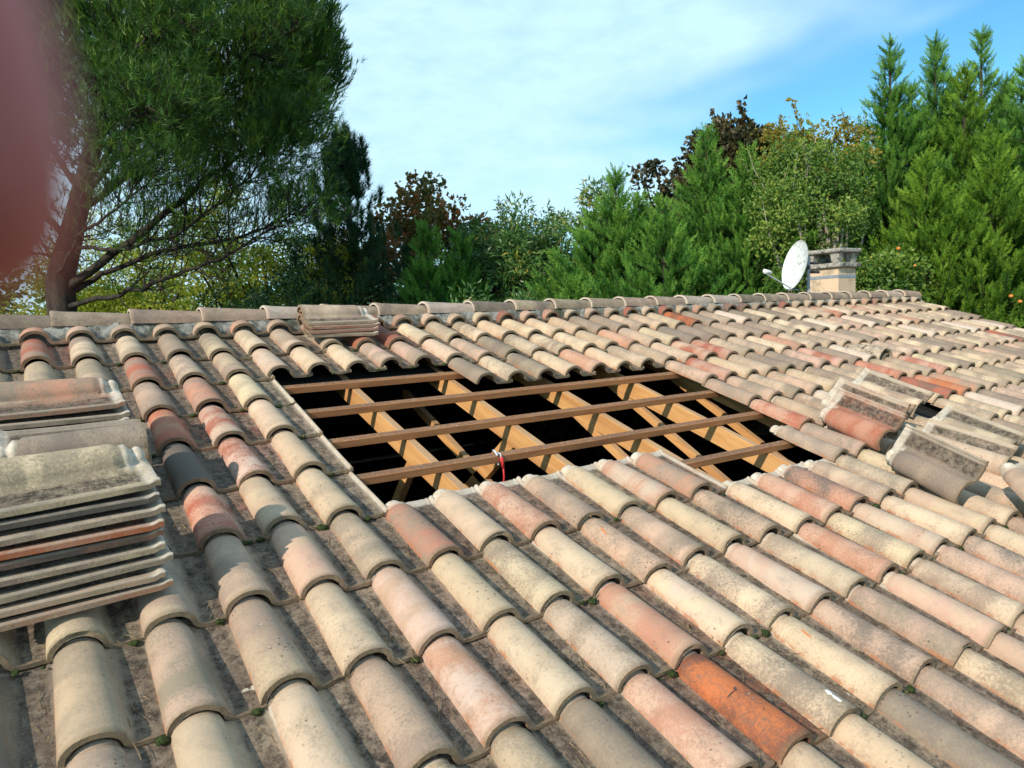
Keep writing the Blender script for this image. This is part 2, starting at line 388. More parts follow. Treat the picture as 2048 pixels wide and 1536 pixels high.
put(10, -5, 'CB CB PC . . . . GC CB G C'); put(11, -5, 'P C CG . . . GB CG PC CB C'); put(12, -5, 'G CB B PG PG RP PG C CB B P')
put(13, -5, 'G P CB C PG BG CB CG B C C'); put(14, -5, 'B CB RP C BG CG CB B C P B')
for k_, v_ in {(17, -5): 'O', (21, 0): 'OS', (22, 0): 'S', (15, -3): 'PR', (13, -2): 'RP', (12, -4): 'SP', (31, -4): 'S', (19, -2): 'PR', (20, -1): 'RS', (23, -1): 'RP', (18, -3): 'C', (27, -5): 'RB', (11, -5): 'PG', (30, -5): 'PR'}.items(): CODES[k_] = v_
MISSING = {(c, j) for c in range(0, 5) for j in (-3,)} | {(c, j) for c in range(0, 12) for j in (-2, -1)} | {(c, 0) for c in range(0, 12)} | {(c, 1) for c in range(7, 11)} | {(18, 0), (17, 1), (18, 1)}
NC0, NC1, J0, J1 = -9, 37, -5, 8
def ordinal(n): return '%d%s' % (n, 'th' if 10 <= n % 100 <= 20 else {1: 'st', 2: 'nd', 3: 'rd'}.get(n % 10, 'th'))
def colpos(c): return ('%s column counted from the opening\'s left edge' % ordinal(c+1)) if c >= 0 else ('%s column left of the opening' % ordinal(-c))
def project(p):
    d = np.asarray(p)-CAM; z = -(d@CB)
    return (1024+d@CR/z*FPX, 768-d@CU/z*FPX, z)
tiles = []
for c in range(NC0, NC1+1):
    for j in range(J0, J1+1):
        if (c, j) in MISSING: continue
        q = [project(rf(c*W+a, j*G-b, .03)) for a in (0, .21) for b in (0, .18, .36)]
        z = min(x[2] for x in q)
        vis = z > .2 and any(-20 < x[0] < 2068 and 560 < x[1] < 1556 for x in q)
        size = 0
        if vis:
            xs = [x[0] for x in q]; ys = [x[1] for x in q]; size = (max(xs)-min(xs))*(max(ys)-min(ys))
        tiles.append((size, c, j))
tiles.sort(reverse=True)
stuffV, stuffF, stuffA, off = [], [], {k: [] for k, _ in TYPES}, 0
WEIGHTS = ['C']*26+['B']*22+['G']*22+['P']*15+['W']*5+['S']*2+['R']*3+['CG']*4+['PG']*4
def tile_pose(c, j, r):
    return (c*W+r.uniform(-.003, .003), j*G+r.uniform(-.010, .010)+(r.uniform(.012, .030) if r.random() < .05 else 0), -.006+r.uniform(0, .002), r.uniform(-.018, .018), r.uniform(-.018, .018), .0155/.36+r.uniform(-.003, .003))
def to_stuff(V, F, A, mw):
    global off
    mm = np.array(mw); V = V@mm[:3, :3].T+mm[:3, 3]
    stuffV.append(V); stuffF.append(F+off); off += len(V)
    for k, _ in TYPES: stuffA[k].append(A[k])
nthings = 0; TILE = {}
for size, c, j in tiles:
    seed = (c+20)*100+(j+10); r = random.Random(seed)
    code = CODES.get((c, j)) or r.choice(WEIGHTS)
    if code == '.': code = 'B'
    P_ = tile_pose(c, j, r)
    if size > 0 and nthings < 298:
        o = make_tile('roof_tile', seed, code, pose(*P_)); nthings += 1; TILE[(c, j)] = o
        tag(o, '%s tile, %s course below the ridge, %s' % (NAMES[code[0]], ordinal(j+6), colpos(c)), 'roof tile', 'barrel tiles laid on the roof')
    else:
        V, F, A = tile_mesh(seed, code, False); to_stuff(V, F, A, pose(*P_))
# rear slope of the roof
for c in range(-9, 38):
    for j in range(0, 8):
        r = random.Random(c*77+j); V, F, A = tile_mesh(c*31+j*7+9000, r.choice(WEIGHTS), False)
        ridge = rf(0, -2.30, 0); a = np.array(pose(8.0-c*W, -2.30+.40+j*G, -.006, 0, 0, .039))
        Rz = np.diag([-1, -1, 1]); Vw = V@a[:3, :3].T+a[:3, 3]
        Vw = (Vw-[4.0, ridge[1], 0])@Rz.T+[4.0, ridge[1], 0]
        stuffV.append(Vw); stuffF.append(F+off); off += len(Vw)
        for k, _ in TYPES: stuffA[k].append(A[k])
me = mesh_np('far_roof_tiles', np.concatenate(stuffV), np.concatenate(stuffF), True, [(k, t, np.concatenate(stuffA[k])) for k, t in TYPES])
tag(link('far_roof_tiles', me, CLAY), 'small distant clay tiles covering the remaining far side of the roof', 'roof tiles', None, 'stuff')

def tile_patch(name, cj, ang, t, la, lt, mat, thick=.0012, slant=.3, seed=1):
    '''a thin irregular patch lying on the barrel of a laid tile'''
    o = TILE[cj]; r = np.random.default_rng(seed); s = barrel_s(t); V = []; n = 18
    def pt(a, tt, up): return (.070+(.069*s+up)*math.cos(a), -tt, .013+(.062*s+up)*math.sin(a)**.9)
    V.append(pt(ang, t, thick*1.6))
    for k in range(n):
        q = k/n*2*math.pi; rr_ = r.uniform(.75, 1.15); dt = math.cos(q)*lt*rr_; V.append(pt(ang+math.sin(q)*la/.062*rr_+slant*dt/.062, t+dt, thick))
    for k in range(n):
        q = k/n*2*math.pi; x, y, z = V[1+k]; V.append((x, y, z-.003))
    F = [[0, 1+k, 1+(k+1) % n] for k in range(n)]+[[1+k, 1+n+k, 1+n+(k+1) % n, 1+(k+1) % n] for k in range(n)]
    me = bpy.data.meshes.new(name); me.from_pydata(V, [], F); me.update(); p_ = link(name, me, mat); p_.parent = o; return p_
CHIPM = simple_noise('raw_orange_clay', (.50, .17, .06), (.60, .24, .09), 160, .9, .3, .001)
DROPM = simple_noise('dropping_white', (.70, .70, .68), (.80, .80, .78), 200, .8, .3, .001)
SOOT = simple_noise('dark_paint_run', (.06, .045, .04), (.11, .075, .06), 120, .9, .2, .001)
for nm_, cj, a, t_, la, lt, mm_, sl_ in (('chipped_spot', (3, 2), 2.0, -.27, .004, .026, CHIPM, .25), ('chipped_spot', (4, 4), 1.9, -.27, .0045, .024, CHIPM, .2),
        ('bird_dropping', (3, 4), 1.45, -.07, .007, .010, DROPM, 0), ('bird_dropping', (3, 4), 1.5, -.045, .004, .014, DROPM, 0), ('dark_run', (2, 4), 1.75, -.20, .004, .004, SOOT, 0), ('dark_run', (2, 4), 2.05, -.195, .020, .0018, SOOT, -3)):
    if cj in TILE: tile_patch(nm_, cj, a, t_, la, lt, mm_, .0012, sl_, int(abs(t_)*1000))
# short closure tiles tucked under the ridge
for c in range(-8, 38):
    seed = 5000+c; r = random.Random(seed); code = r.choice(['C', 'B', 'B', 'S', 'P', 'R', 'C', 'G', 'K'])
    if c == 9: code = 'R'
    if c == 11: code = 'S'
    o = make_tile('closure_tile', seed, code, pose(c*W+r.uniform(-.004, .004), -2.152+r.uniform(-.008, .008), .010, r.uniform(-.02, .02), 0, .02), -.13)
    tag(o, '%s closure tile under the ridge, %s' % (NAMES[code[0]], colpos(c)), 'closure tile', 'closure tiles under the ridge')

# ridge tiles
def ridge_tile_mesh(seed, code):
    r = np.random.default_rng(seed); rr = random.Random(seed); a, b = pick_cols(code, rr)
    xs = np.array([0, .004, .02, .06, .15, .28, .40, .42]); ra = np.array([.104, .108, .107, .101, .098, .093, .088, .087])
    nb = 17; an = np.linspace(math.pi, 0, nb)
    T_ = np.array([[(x, R_*math.cos(q), .80*R_*math.sin(q)**.85) for q in an] for x, R_ in zip(xs, ra)])
    B_ = np.array([[(x, (R_-.014)*math.cos(q), .80*(R_-.014)*math.sin(q)**.85) for q in an] for x, R_ in zip(xs, ra)])
    n = len(xs)*nb; nt_ = len(xs)
    i = (np.arange(nt_-1)[:, None]*nb+np.arange(nb-1)[None, :]).ravel()
    f = np.stack([i, i+1, i+nb+1, i+nb], 1)[:, ::-1]; V = [T_.reshape(-1, 3), B_.reshape(-1, 3)]; F = [f, f[:, ::-1]+n]
    s = r.uniform(0, 40)
    q = T_.reshape(-1, 3); lc = [np.stack([an.repeat(1)[None, :].repeat(nt_, 0).ravel()*.1+s, q[:, 0]+s, np.full(n, s)], 1)]*2
    zone = [np.tile([.35, 0, 0.], (n, 1)), np.tile([0, 0, .6], (n, 1))]
    for (aa, bb, hv) in ((T_[0], B_[0], .85), (B_[-1], T_[-1], .3), (T_[:, 0], B_[:, 0], .3), (B_[:, -1], T_[:, -1], .3)):
        o = sum(len(x) for x in V); k = len(aa); V.append(np.concatenate([aa, bb])); i = np.arange(k-1)+o
        F.append(np.stack([i, i+1, i+1+k, i+k], 1)); zone.append(np.tile([0, hv, .3*(hv < .5)], (2*k, 1)))
        qq = np.concatenate([aa, bb]); lc.append(qq+s)
    V = np.concatenate(V); n = len(V)
    return mesh_np('ridge_tile', V, np.concatenate(F), True, [('lc', 'FLOAT_VECTOR', np.concatenate(lc)), ('lx', 'FLOAT_VECTOR', np.full((n, 3), .5)), ('zone', 'FLOAT_VECTOR', np.concatenate(zone)),
        ('colA', 'FLOAT_COLOR', np.tile([*a, 1.], (n, 1))), ('colB', 'FLOAT_COLOR', np.tile([*b, 1.], (n, 1)))])
RSP = .3725; k = 0
RZ = rf(0, -2.31, .0)
for i in range(-3, 24):
    u = -.895+i*RSP
    r = random.Random(900+i); code = r.choice(['W', 'G', 'GP', 'PG', 'B', 'G'])
    me = ridge_tile_mesh(300+i, code)
    mm = Matrix.Translation((u+r.uniform(-.006, .006), RZ[1]+r.uniform(-.004, .004), RZ[2]+.058)) @ Matrix.Rotation(r.uniform(-.012, .012), 4, 'Z') @ Matrix.Rotation(math.radians(1.6), 4, 'Y')
    o = link('ridge_tile', me, CLAY, None, mm)
    last = i == 23
    tag(o, ('half round grey ridge tile closing the right end of the ridge' if last else '%s half round ridge tile, %s along the ridge from the photo\'s left edge' % ({'W': 'pinkish', 'G': 'grey', 'P': 'pink grey', 'B': 'beige'}[code[0]], ordinal(i+3))), 'ridge tile', 'half round tiles along the ridge')
# mortar bedding
def lumpy_strip(name, mat, y0, y1, z0, z1, x0, x1, nx=420):
    xs = np.linspace(x0, x1, nx); rows = []
    prof = [(y0-.03, z0), (y0-.022, z0+(z1-z0)*.35), (y0-.012, z0+(z1-z0)*.75), (y0+.01, z1), (y1-.03, z1), (y1, z0)]
    for (y, z) in prof:
        rows.append(np.stack([xs, y+rng.normal(0, .004, nx), z+rng.normal(0, .003, nx)], 1))
    V = np.concatenate(rows); i = (np.arange(len(prof)-1)[:, None]*nx+np.arange(nx-1)[None, :]).ravel()
    return link(name, mesh_np(name, V, np.stack([i, i+1, i+nx+1, i+nx], 1), True), mat)
o = lumpy_strip('mortar_bed', MORTAR, RZ[1]-.090, RZ[1]+.09, RZ[2]-.05, RZ[2]+.066, -1.95, 8.03)
tag(o, 'rough grey mortar bedding running under the ridge tiles', 'mortar bed')

# ------------------------------------------------------------------ roof timbers
def roofT(x, y, z): return rf(x, y, z)
def roof_obj(name, mat, boxes, bev=.002):
    b = MB()
    for a, c in boxes: b.box(a, c, None, bev)
    # stored in the slope frame so that the wood grain follows the timber
    for i, V in enumerate(b.V): b.V[i] = V*[1, -1, 1]
    b.F = [f[::-1] for f in b.F]
    return link(name, b.mesh(name), mat, None, pose_flat())
def pose_flat():
    mm = Matrix.Identity(4)
    for i in range(3):
        for k in range(3): mm[i][k] = RR[i][k]
    return mm
HB = -.014
bat = [(-1.36, .07, 2.9), (-1.03, .04, 2.9), (-.685, .08, 2.9), (-.335, .05, 2.9), (.022, .9, 3.2)]
words = ['uppermost brown batten directly below the tile ends', 'second brown batten down across the opening', 'third brown batten down across the opening', 'fourth brown batten with the red cord hooked on it', 'lowest short brown batten at the right of the opening']
for (v, u0, u1), wd in zip(bat, words):
    sk = .014
    b = MB(); b.box((-.3, v-.002, HB-.036), (u1, v+.038, HB), None, .002)
    V = b.V[0]; V[:, 1] += sk*(V[:, 0]-1.2)/1.2*.9; V[:, 2] += .002*np.sin(V[:, 0]*5)
    b.V[0] = V*[1, -1, 1]; b.F = [f[::-1] for f in b.F]
    tag(link('roof_batten', b.mesh('roof_batten'), BATTEN, None, pose_flat()), wd, 'batten', 'battens across the opening')
def web(b, u, p, q, wd=.085, tk=.036):
    (v0, h0), (v1, h1) = p, q; d = np.array([v1-v0, h1-h0]); d /= np.linalg.norm(d); n_ = np.array([-d[1], d[0]])*wd/2
    V = []
    for uu in (u, u+tk):
        for (v, h) in (p, q):
            for s in (-1, 1): V.append((uu, v+s*n_[0], h+s*n_[1]))
    V = np.array(V)*[1, -1, 1]
    b.add(V, [[0, 1, 3, 2][::-1], [4, 6, 7, 5][::-1], [0, 4, 5, 1][::-1], [2, 3, 7, 6][::-1], [0, 2, 6, 4][::-1], [1, 5, 7, 3][::-1]])
rw = ['leftmost truss', 'first truss right of the opening\'s left edge', 'second truss from the left', 'third truss from the left', 'fourth truss from the left', 'rightmost truss']
for i, u in enumerate([-.17, .424, 1.015, 1.605, 2.185, 2.775]):
    e = empty('roof_truss', None, pose_flat())
    HR_ = HB-.040
    b = MB(); b.box((u, -2.22, HR_-.105), (u+.042, 2.7, HR_), None, .002); b.V[0] *= [1, -1, 1]; b.F = [f[::-1] for f in b.F]
    o = b.build('rafter', RAFTER, e)
    for (p, q) in ([((-.62, -.10, .08), (-1.30, -1.02)), ((-1.9, -.36, .05), (-.5, -.52))] if i == 2 else [((-.98, -.12, .045), (1.0, -.50)), ((-.2, -.12, .07), (-.9, -1.1))] if i == 3 else [((-1.3, -.13, .045), (.7, -.51))] if i > 3 else [((-.60, -.12, .05), (-1.0, -1.0))]):
        b = MB(); web(b, u+.004, p[:2], q, p[2]); b.build('web_member', RAFTER, e)
    tag(e, 'orange pine rafter with web members, '+rw[i], 'roof truss', 'roof trusses inside the opening')
# flat web brace seen between the third and fourth batten
# ------------------------------------------------------------------ house body
GZ = -3.1
WALLM = simple_noise('house_render', (.52, .42, .30), (.60, .50, .37), 30, .95, .3, .004)
hs = empty('house', (0, 0, 0))
def wq(name, pts, mat, parent, th=.2):
    b = MB(); b.box(*pts); return b.build(name, mat, parent)
eF = rf(0, 3.05, -.16); yF = eF[1]+.35; zF = eF[2]; yB = 2*RZ[1]-yF; XL, XR = -2.6, 7.9
wq('wall', ((XL, yF, GZ), (XR, yF+.2, zF)), WALLM, hs); wq('wall', ((XL, yB-.2, GZ), (XR, yB, zF)), WALLM, hs)
for x in (XL, XR-.2):
    b = MB(); zz = RZ[2]-.16
    P5 = [(yF+.2, GZ), (yB-.2, GZ), (yB-.2, zF), (RZ[1], zz), (yF+.2, zF)]
    V = [(x, *p) for p in P5]+[(x+.2, *p) for p in P5]
    b.add(V, [[0, 1, 2, 3, 4][::-1], [5, 6, 7, 8, 9]]+[[k, (k+1) % 5, (k+1) % 5+5, k+5] for k in range(5)]); b.build('gable_wall', WALLM, hs)
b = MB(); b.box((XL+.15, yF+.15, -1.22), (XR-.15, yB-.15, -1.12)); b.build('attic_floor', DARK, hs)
# underlay boards, blackened as attic shade, inside the attic under the tiles away from the opening
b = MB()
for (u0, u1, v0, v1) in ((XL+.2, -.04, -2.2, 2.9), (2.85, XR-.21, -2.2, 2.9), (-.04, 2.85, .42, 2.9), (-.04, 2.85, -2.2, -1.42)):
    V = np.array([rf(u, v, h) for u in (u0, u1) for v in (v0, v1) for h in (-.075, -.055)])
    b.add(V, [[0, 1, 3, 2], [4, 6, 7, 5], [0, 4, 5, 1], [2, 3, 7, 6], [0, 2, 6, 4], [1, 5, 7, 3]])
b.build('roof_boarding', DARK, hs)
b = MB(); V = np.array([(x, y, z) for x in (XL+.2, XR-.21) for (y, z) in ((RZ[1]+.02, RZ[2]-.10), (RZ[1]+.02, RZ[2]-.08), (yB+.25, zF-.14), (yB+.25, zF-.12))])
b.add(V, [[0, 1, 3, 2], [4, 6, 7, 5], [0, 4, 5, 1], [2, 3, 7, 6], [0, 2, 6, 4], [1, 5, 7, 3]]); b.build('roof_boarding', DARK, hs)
tag(hs, 'rendered house carrying the tiled roof that is being opened up', 'house')

# ------------------------------------------------------------------ loose and stacked tiles
def stack(n, u, v, h0, dh, yaw, codes, labels, group, dv=0, jit=.009, h_drop=0, seed=0):
    for k in range(n):
        r = random.Random(seed+k); top = (k == n-1)
        o = make_tile('stacked_tile', 7000+seed+k, codes[k % len(codes)], pose(u+r.uniform(-jit, jit), v+dv*k+r.uniform(-jit, jit), h0+dh*k, yaw+r.uniform(-.035, .035), r.uniform(-.006, .006), r.uniform(-.006, .006)), side=.25)
        tag(o, labels[k], 'stacked tile', group)
def stack_labels(n, where, codes):
    return ['%s tile, %s in the stack %s' % (NAMES[codes[k % len(codes)][0]], 'topmost' if k == n-1 else 'bottom one' if k == 0 else '%s from the bottom' % ordinal(k+1), where) for k in range(n)]
Y90 = math.pi/2
cs = ['BS', 'BP', 'BG', 'CG', 'K', 'OS', 'GC', 'D', 'CG']
stack(9, -1.196, .050, .082, .0322, Y90-.050, cs, stack_labels(9, 'at the photo\'s lower left edge', cs), 'large stack of tiles at left', dv=-.012, seed=0)
cs2 = ['G', 'BG', 'G', 'B', 'G', 'BG', 'GB']
stack(5, -.71, -.30, .085, .0295, -Y90, cs2, stack_labels(5, 'between the two left stacks', cs2), 'middle stack of tiles at left', dv=-.01, seed=40)
cs3 = ['G', 'B', 'S', 'G', 'B', 'SG']
stack(6, -1.165, -.885, .070, .0295, Y90, cs3, stack_labels(6, 'farther back at the left edge', cs3), 'rear stack of tiles at left', dv=-.012, seed=80)
cs4 = ['B', 'S', 'RB', 'GC']
stack(4, .37, -2.10, .070, .026, Y90+.02, cs4, stack_labels(4, 'lying below the ridge', cs4), 'small stack of tiles by the ridge', dv=.0, seed=120)
loose = [(2.60, .42, .05, .17, .92, .06, 'RS', 'red brown tile leaning on edge, frontmost of the upper right heap'),
         (2.95, .32, .04, -.16, .66, .03, 'SG', 'salmon tile leaning behind the frontmost tile of the upper right heap'),
         (2.82, .33, .05, -.02, .82, .0, 'SC', 'tile leaning between two others with only its head edge showing'),
         (3.36, .19, .05, -.12, .55, -.02, 'CG', 'grey tile lying askew behind the upper right heap'),
         (2.42, .92, .03, .20, 1.15, .02, 'G', 'grey brown tile leaning at the front of the lower right heap'),
         (3.02, .84, .03, -.20, .52, .03, 'CB', 'cream tile behind the front tile of the lower right heap'),
         (3.28, .74, .05, -.05, .42, -.02, 'CG', 'cream dirty tile at the back of the lower right heap'),
         (2.44, 1.27, .09, .50, .30, -.20, 'GP', 'grey tile pointing downwards at the right edge of the photo')]
for (u, v, h, ya, ro, pi_, code, lab) in loose:
    o = make_tile('loose_tile', int(u*1000), code, pose(u, v, h, ya, ro, pi_), side=.4); tag(o, lab, 'loose tile', 'loose tiles heaped at the right')

# ------------------------------------------------------------------ chimney and dish
def nrm(a): return a/(np.linalg.norm(a)+1e-12)
CX, CY = 7.07, rf(0, -2.80, .30)[1]     # near corner of the chimney
zc = rf(7.07, -2.8, .30)[2]                    # underside of the cap
ch = empty('chimney', (CX, CY, zc-1.2))
def chbox(name, x0, x1, y0, y1, z0, z1, mat, bev=.004, parent=None):
    b = MB(); b.box((x0, y0, z0-(zc-1.2)), (x1, y1, z1-(zc-1.2)), None, bev); return b.build(name, mat, parent or ch)
CWX, CWY = .365, .42
sh_ = chbox('shaft', 0, CWX, 0, CWY, zc-1.2, zc, RENDERW)
chbox('metal_band', -.004, CWX+.004, -.004, CWY+.004, zc-.125, zc-.088, STRAP, .001)
chbox('lower_slab', -.045, CWX+.05, -.045, CWY+.045, zc+.001, zc+.055, CONCRETE, .008)
for (x, y) in ((-.01, -.01), (CWX-.09, -.01), (-.01, CWY-.10), (CWX-.09, CWY-.10)):
    b = MB(); z0, z1 = zc+.056-(zc-1.2), zc+.175-(zc-1.2)
    b.box((x, y, z0), (x+.10, y+.10, z1), None, .003)
    V = b.V[0]; k = (V[:, 2]-z0)/(z1-z0); cxy = np.array([x+.05, y+.05]); V[:, :2] = cxy+(V[:, :2]-cxy)*(.82+.42*k)[:, None]
    b.build('cap_post', CONCRETE, ch)
chbox('top_slab', -.055, CWX+.06, -.055, CWY+.055, zc+.176, zc+.225, CONCRETE, .012)
tag(ch, 'peach rendered chimney with concrete cap and metal band behind the ridge', 'chimney')

dc = at(1590, 530, 7.95)                        # dish centre
dn = nrm(-CR*.96+CU*.20+CB*.16)                # where the dish looks
du = nrm(CU-dn*(CU@dn)); ds = np.cross(du, dn)
dish = empty('satellite_dish', tuple(dc))
a_, b_ = .245, .275
rings, sg = 14, 48; V = []; F = []
for side in (0, 1):
    for i in range(rings+1):
        q = i/rings
        for k in range(sg):
            an = k/sg*2*math.pi; x, y = a_*q*math.cos(an), b_*q*math.sin(an)
            dep = .055*(q*q-1)+(.006 if q > .96 else 0)-side*.004*(1 if q < .97 else 0)
            V.append(ds*x+du*y+dn*dep)
n0 = (rings+1)*sg
for side in (0, 1):
    for i in range(rings):
        for k in range(sg):
            k2 = (k+1) % sg; f = [side*n0+i*sg+k, side*n0+i*sg+k2, side*n0+(i+1)*sg+k2, side*n0+(i+1)*sg+k]
            F.append(f if side == 0 else f[::-1])
bm_ = MB(); bm_.add(V, F); bm_.build('reflector', DISH, dish, True)
GREY = simple_noise('grey_paint_metal', (.25, .27, .29), (.33, .35, .37), 60, .5, 0)
BLK = simple_noise('black_bracket', (.02, .02, .022), (.04, .04, .045), 60, .6, 0)
lowp = -du*b_*.97-dn*.03; tip = lowp+dn*.33-CR*.0+CU*.10
bm_ = MB(); bm_.tube([lowp-dn*.05+CR*.02, lowp, tip], .008, 8); bm_.build('feed_arm', GREY, dish)
bm_ = MB(); bm_.tube([tip+du*.0, tip-dn*.02+ds*.05+du*.012, tip-dn*.05+ds*.05], .004, 6)
for sx_ in (0, .055):
    c0 = tip+ds*sx_*.2-CB*sx_+CR*sx_*.75+du*.022
    lb = MB(); lb.tube([c0+dn*.03, c0+dn*.028, c0-dn*.01, c0-dn*.035], [.012, .022, .022, .014], 10)
    lb.tube([c0+dn*.01, c0+dn*.01-du*.028], [.013, .011], 8); lb.build('feed_horn', DISH, dish, True)
bm_.build('feed_cable', GREY, dish)
mp0 = -dn*.13+CR*.03
bm_ = MB(); bm_.tube([mp0-CU*.60, mp0+CU*.12], .018, 10); bm_.build('mast', GREY, dish)
bm_ = MB(); bm_.tube([-dn*.055, -dn*.10, mp0], .03, 8); bm_.tube([mp0-CU*.05, mp0-CU*.05+CR*.12], .014, 6); bm_.tube([mp0+CU*.05, mp0+CU*.05+CR*.12], .014, 6); bm_.build('bracket', BLK, dish)
tag(dish, 'white satellite dish with two feed horns mounted beside the chimney', 'satellite dish')

# vent tile
def vent():
    e = empty('vent_tile', None, pose(21.80*W, -2.06*G, .018, .06, 0, .16))
    xs = np.linspace(-.30, .02, 14); V = []; nb = 13; an = np.linspace(math.pi*1.08, -.08*math.pi, nb)
    for side in (0, 1):
        for i, t in enumerate(xs):
            R_ = np.interp(t, [-.30, -.2, 0.02], [.066, .084, .092])-side*.014
            for q in an: V.append((.066+R_*math.cos(q), -t, .0+R_*1.12*math.sin(q)))
    V = np.array(V); V[:, 2] += rng.normal(0, .0015, len(V)); n = 14*nb
    i = (np.arange(13)[:, None]*nb+np.arange(nb-1)[None, :]).ravel(); f = np.stack([i, i+nb, i+nb+1, i+1], 1)
    k = np.arange(nb-1)+13*nb; rim = np.stack([k, k+n, k+n+1, k+1], 1)
    link('hood', mesh_np('hood', V, np.concatenate([f, f[:, ::-1]+n, rim]), True), simple_noise('rough_vent_clay', (.30, .23, .16), (.52, .42, .31), 42, .95, 1, .012, (.10, .08, .06), sc3=30), e)
    b = MB(); b.box((-.01, -.03, -.015), (.20, .30, -.002), None, .003); b.build('base_plate', CONCRETE, e)
    tag(e, 'rough domed vent tile with a dark round mouth facing down the roof', 'vent tile')
vent()

# red cord hooked over the fourth batten
p = rf(.70, -.335, HB); cd = empty('red_cord', tuple(p))
def RU(u, v, h): return rf(u, v, h)-p
b = MB(); b.tube([RU(.70, -.30, HB+.004), RU(.702, -.325, HB+.012), RU(.705, -.345, HB+.010), RU(.712, -.350, HB-.02), RU(.714, -.30, HB-.045)], .0045, 6)
b.tube([RU(.715, -.322, HB+.006), RU(.717, -.300, HB+.009), RU(.716, -.292, HB-.01)], .003, 6)
b.build('hook', BUCKLE, cd, True)
b = MB(); q0 = rf(.717, -.292, HB-.004)-p
b.tube([q0, q0+np.array([.004, 0, -.02]), q0+np.array([.006, -.002, -.05])], [.009, .008, .006], 7)
b.tube([q0+np.array([.006, -.002, -.04]), q0+np.array([.010, 0, -.09]), q0+np.array([.002, .0, -.14]), q0+np.array([-.008, 0, -.20])], .0042, 6)
b.build('cord', REDCORD, cd, True)
tag(cd, 'red cord with a pale metal hook hanging from the fourth batten', 'cord')

# moss and pine needles lying on the tiles
MOSS = simple_noise('moss', (.018, .030, .008), (.055, .08, .018), 120, 1, 1, .01)
V, F, o_ = [], [], 0
ico = bpy.data.meshes.new('tmp'); import bmesh
bb = bmesh.new(); bmesh.ops.create_icosphere(bb, subdivisions=2, radius=1); IV = np.array([v.co[:] for v in bb.verts]); IF = np.array([[v.index for v in f.verts] for f in bb.faces]); bb.free()
for c in range(-6, 13):
    for j in range(-5, 5):
        r = random.Random(c*91+j*13+5)
        if (c, j) in MISSING or (c, j+1) in MISSING and j > -4: continue
        if r.random() < .40: continue
        for k in range(r.choice([1, 2, 3, 4])):
            u = c*W+r.choice([r.uniform(.14, .165), r.uniform(.19, .207)]); v = j*G+r.uniform(.002, .014); s = r.uniform(.004, .013)
            pts = IV*np.array([s*1.3, s, s*.65])*(1+rng.normal(0, .16, (len(IV), 1)))
            V.append(pts@np.array(RR).T+rf(u, v, .004)); F.append(IF+o_); o_ += len(IV)
tag(link('moss', mesh_np('moss', np.concatenate(V), np.concatenate(F), True), MOSS), 'small cushions of green moss in the joints between the tiles', 'moss', None, 'stuff')
NEED = simple_noise('dry_needle', (.14, .09, .045), (.26, .18, .09), 30, .8, 0)
V, F, o_ = [], [], 0
for k in range(1100):
    c = random.randint(-6, 12); j = random.randint(-4, 4)
    if (c, j) in MISSING: continue
    u = c*W+random.uniform(.14, .205); v = j*G-random.uniform(.02, .34); an = random.gauss(math.pi/2, .5); l = random.uniform(.03, .075)
    hh = .0115+.0155*((v-(j*G))/.36)+.002
    d = np.array([math.cos(an), math.sin(an)])*l; nn = np.array([-d[1], d[0]])/l*.0009
    P0, P1, P2 = np.array([u, v]), np.array([u, v])+d*.5+nn*random.uniform(-8, 8), np.array([u, v])+d
    for (A_, B_) in ((P0, P1), (P1, P2)):
        for q in (A_-nn, A_+nn, B_+nn, B_-nn): V.append(rf(q[0], q[1], hh+random.uniform(0, .003)))
        F.append([o_, o_+1, o_+2, o_+3]); o_ += 4
tag(link('pine_needles', mesh_np('pine_needles', np.array(V), np.array(F), False), NEED), 'dry pine needles scattered in the tile channels', 'pine needles', None, 'stuff')

# ------------------------------------------------------------------ ground
t = NT('lawn', .95); o_c = t.obj()
t.col(t.mix(t.map(t.noise(o_c, .6, 6, .7), .35, .65), (.035, .05, .015), (.09, .085, .035)))
b = MB(); b.add([(-400, -400, GZ), (400, -400, GZ), (400, 400, GZ), (-400, 400, GZ)], [[0, 1, 2, 3]])
tag(b.build('ground', t.m), None, None, None, 'structure')

# ------------------------------------------------------------------ foliage
def leaf_mat(name, ramp, trans=.25, rough=.5, spec=.35):
    t = NT(name, rough); r = t.attr('rnd', 'Fac'); cr = t.n('ShaderNodeValToRGB'); e = cr.color_ramp.elements
    for i, (p_, c_) in enumerate(ramp):
        x = e[i] if i < 2 else e.new(p_)
        x.position = p_; x.color = (*c_, 1)
    t.l(r, cr.inputs[0]); t.col(cr.outputs[0]); t.b.inputs['Specular IOR Level'].default_value = spec
    tr = t.n('ShaderNodeBsdfTranslucent'); t.l(cr.outputs[0], tr.inputs['Color']); ms = t.n('ShaderNodeMixShader'); ms.inputs[0].default_value = trans
    t.l(t.b.outputs[0], ms.inputs[1]); t.l(tr.outputs[0], ms.inputs[2]); t.l(ms.outputs[0], t.o.inputs[0])
    return t.m
BARK = simple_noise('bark', (.022, .018, .014), (.058, .046, .036), 14, .95, 1, .03, stretch=(1, 1, .25))
BARKP = simple_noise('pale_bark', (.20, .17, .13), (.36, .32, .26), 14, .95, .8, .02, stretch=(1, 1, .3))
M_PINE = leaf_mat('pine_foliage', [(0, (.018, .055, .010)), (1, (.20, .31, .03)), (.6, (.06, .15, .018))], .3)
M_LEY = leaf_mat('cypress_foliage', [(0, (0.034, 0.119, 0.020)), (1, (0.203, 0.379, 0.056)), (.5, (0.086, 0.224, 0.035))], .28, .6, .2)
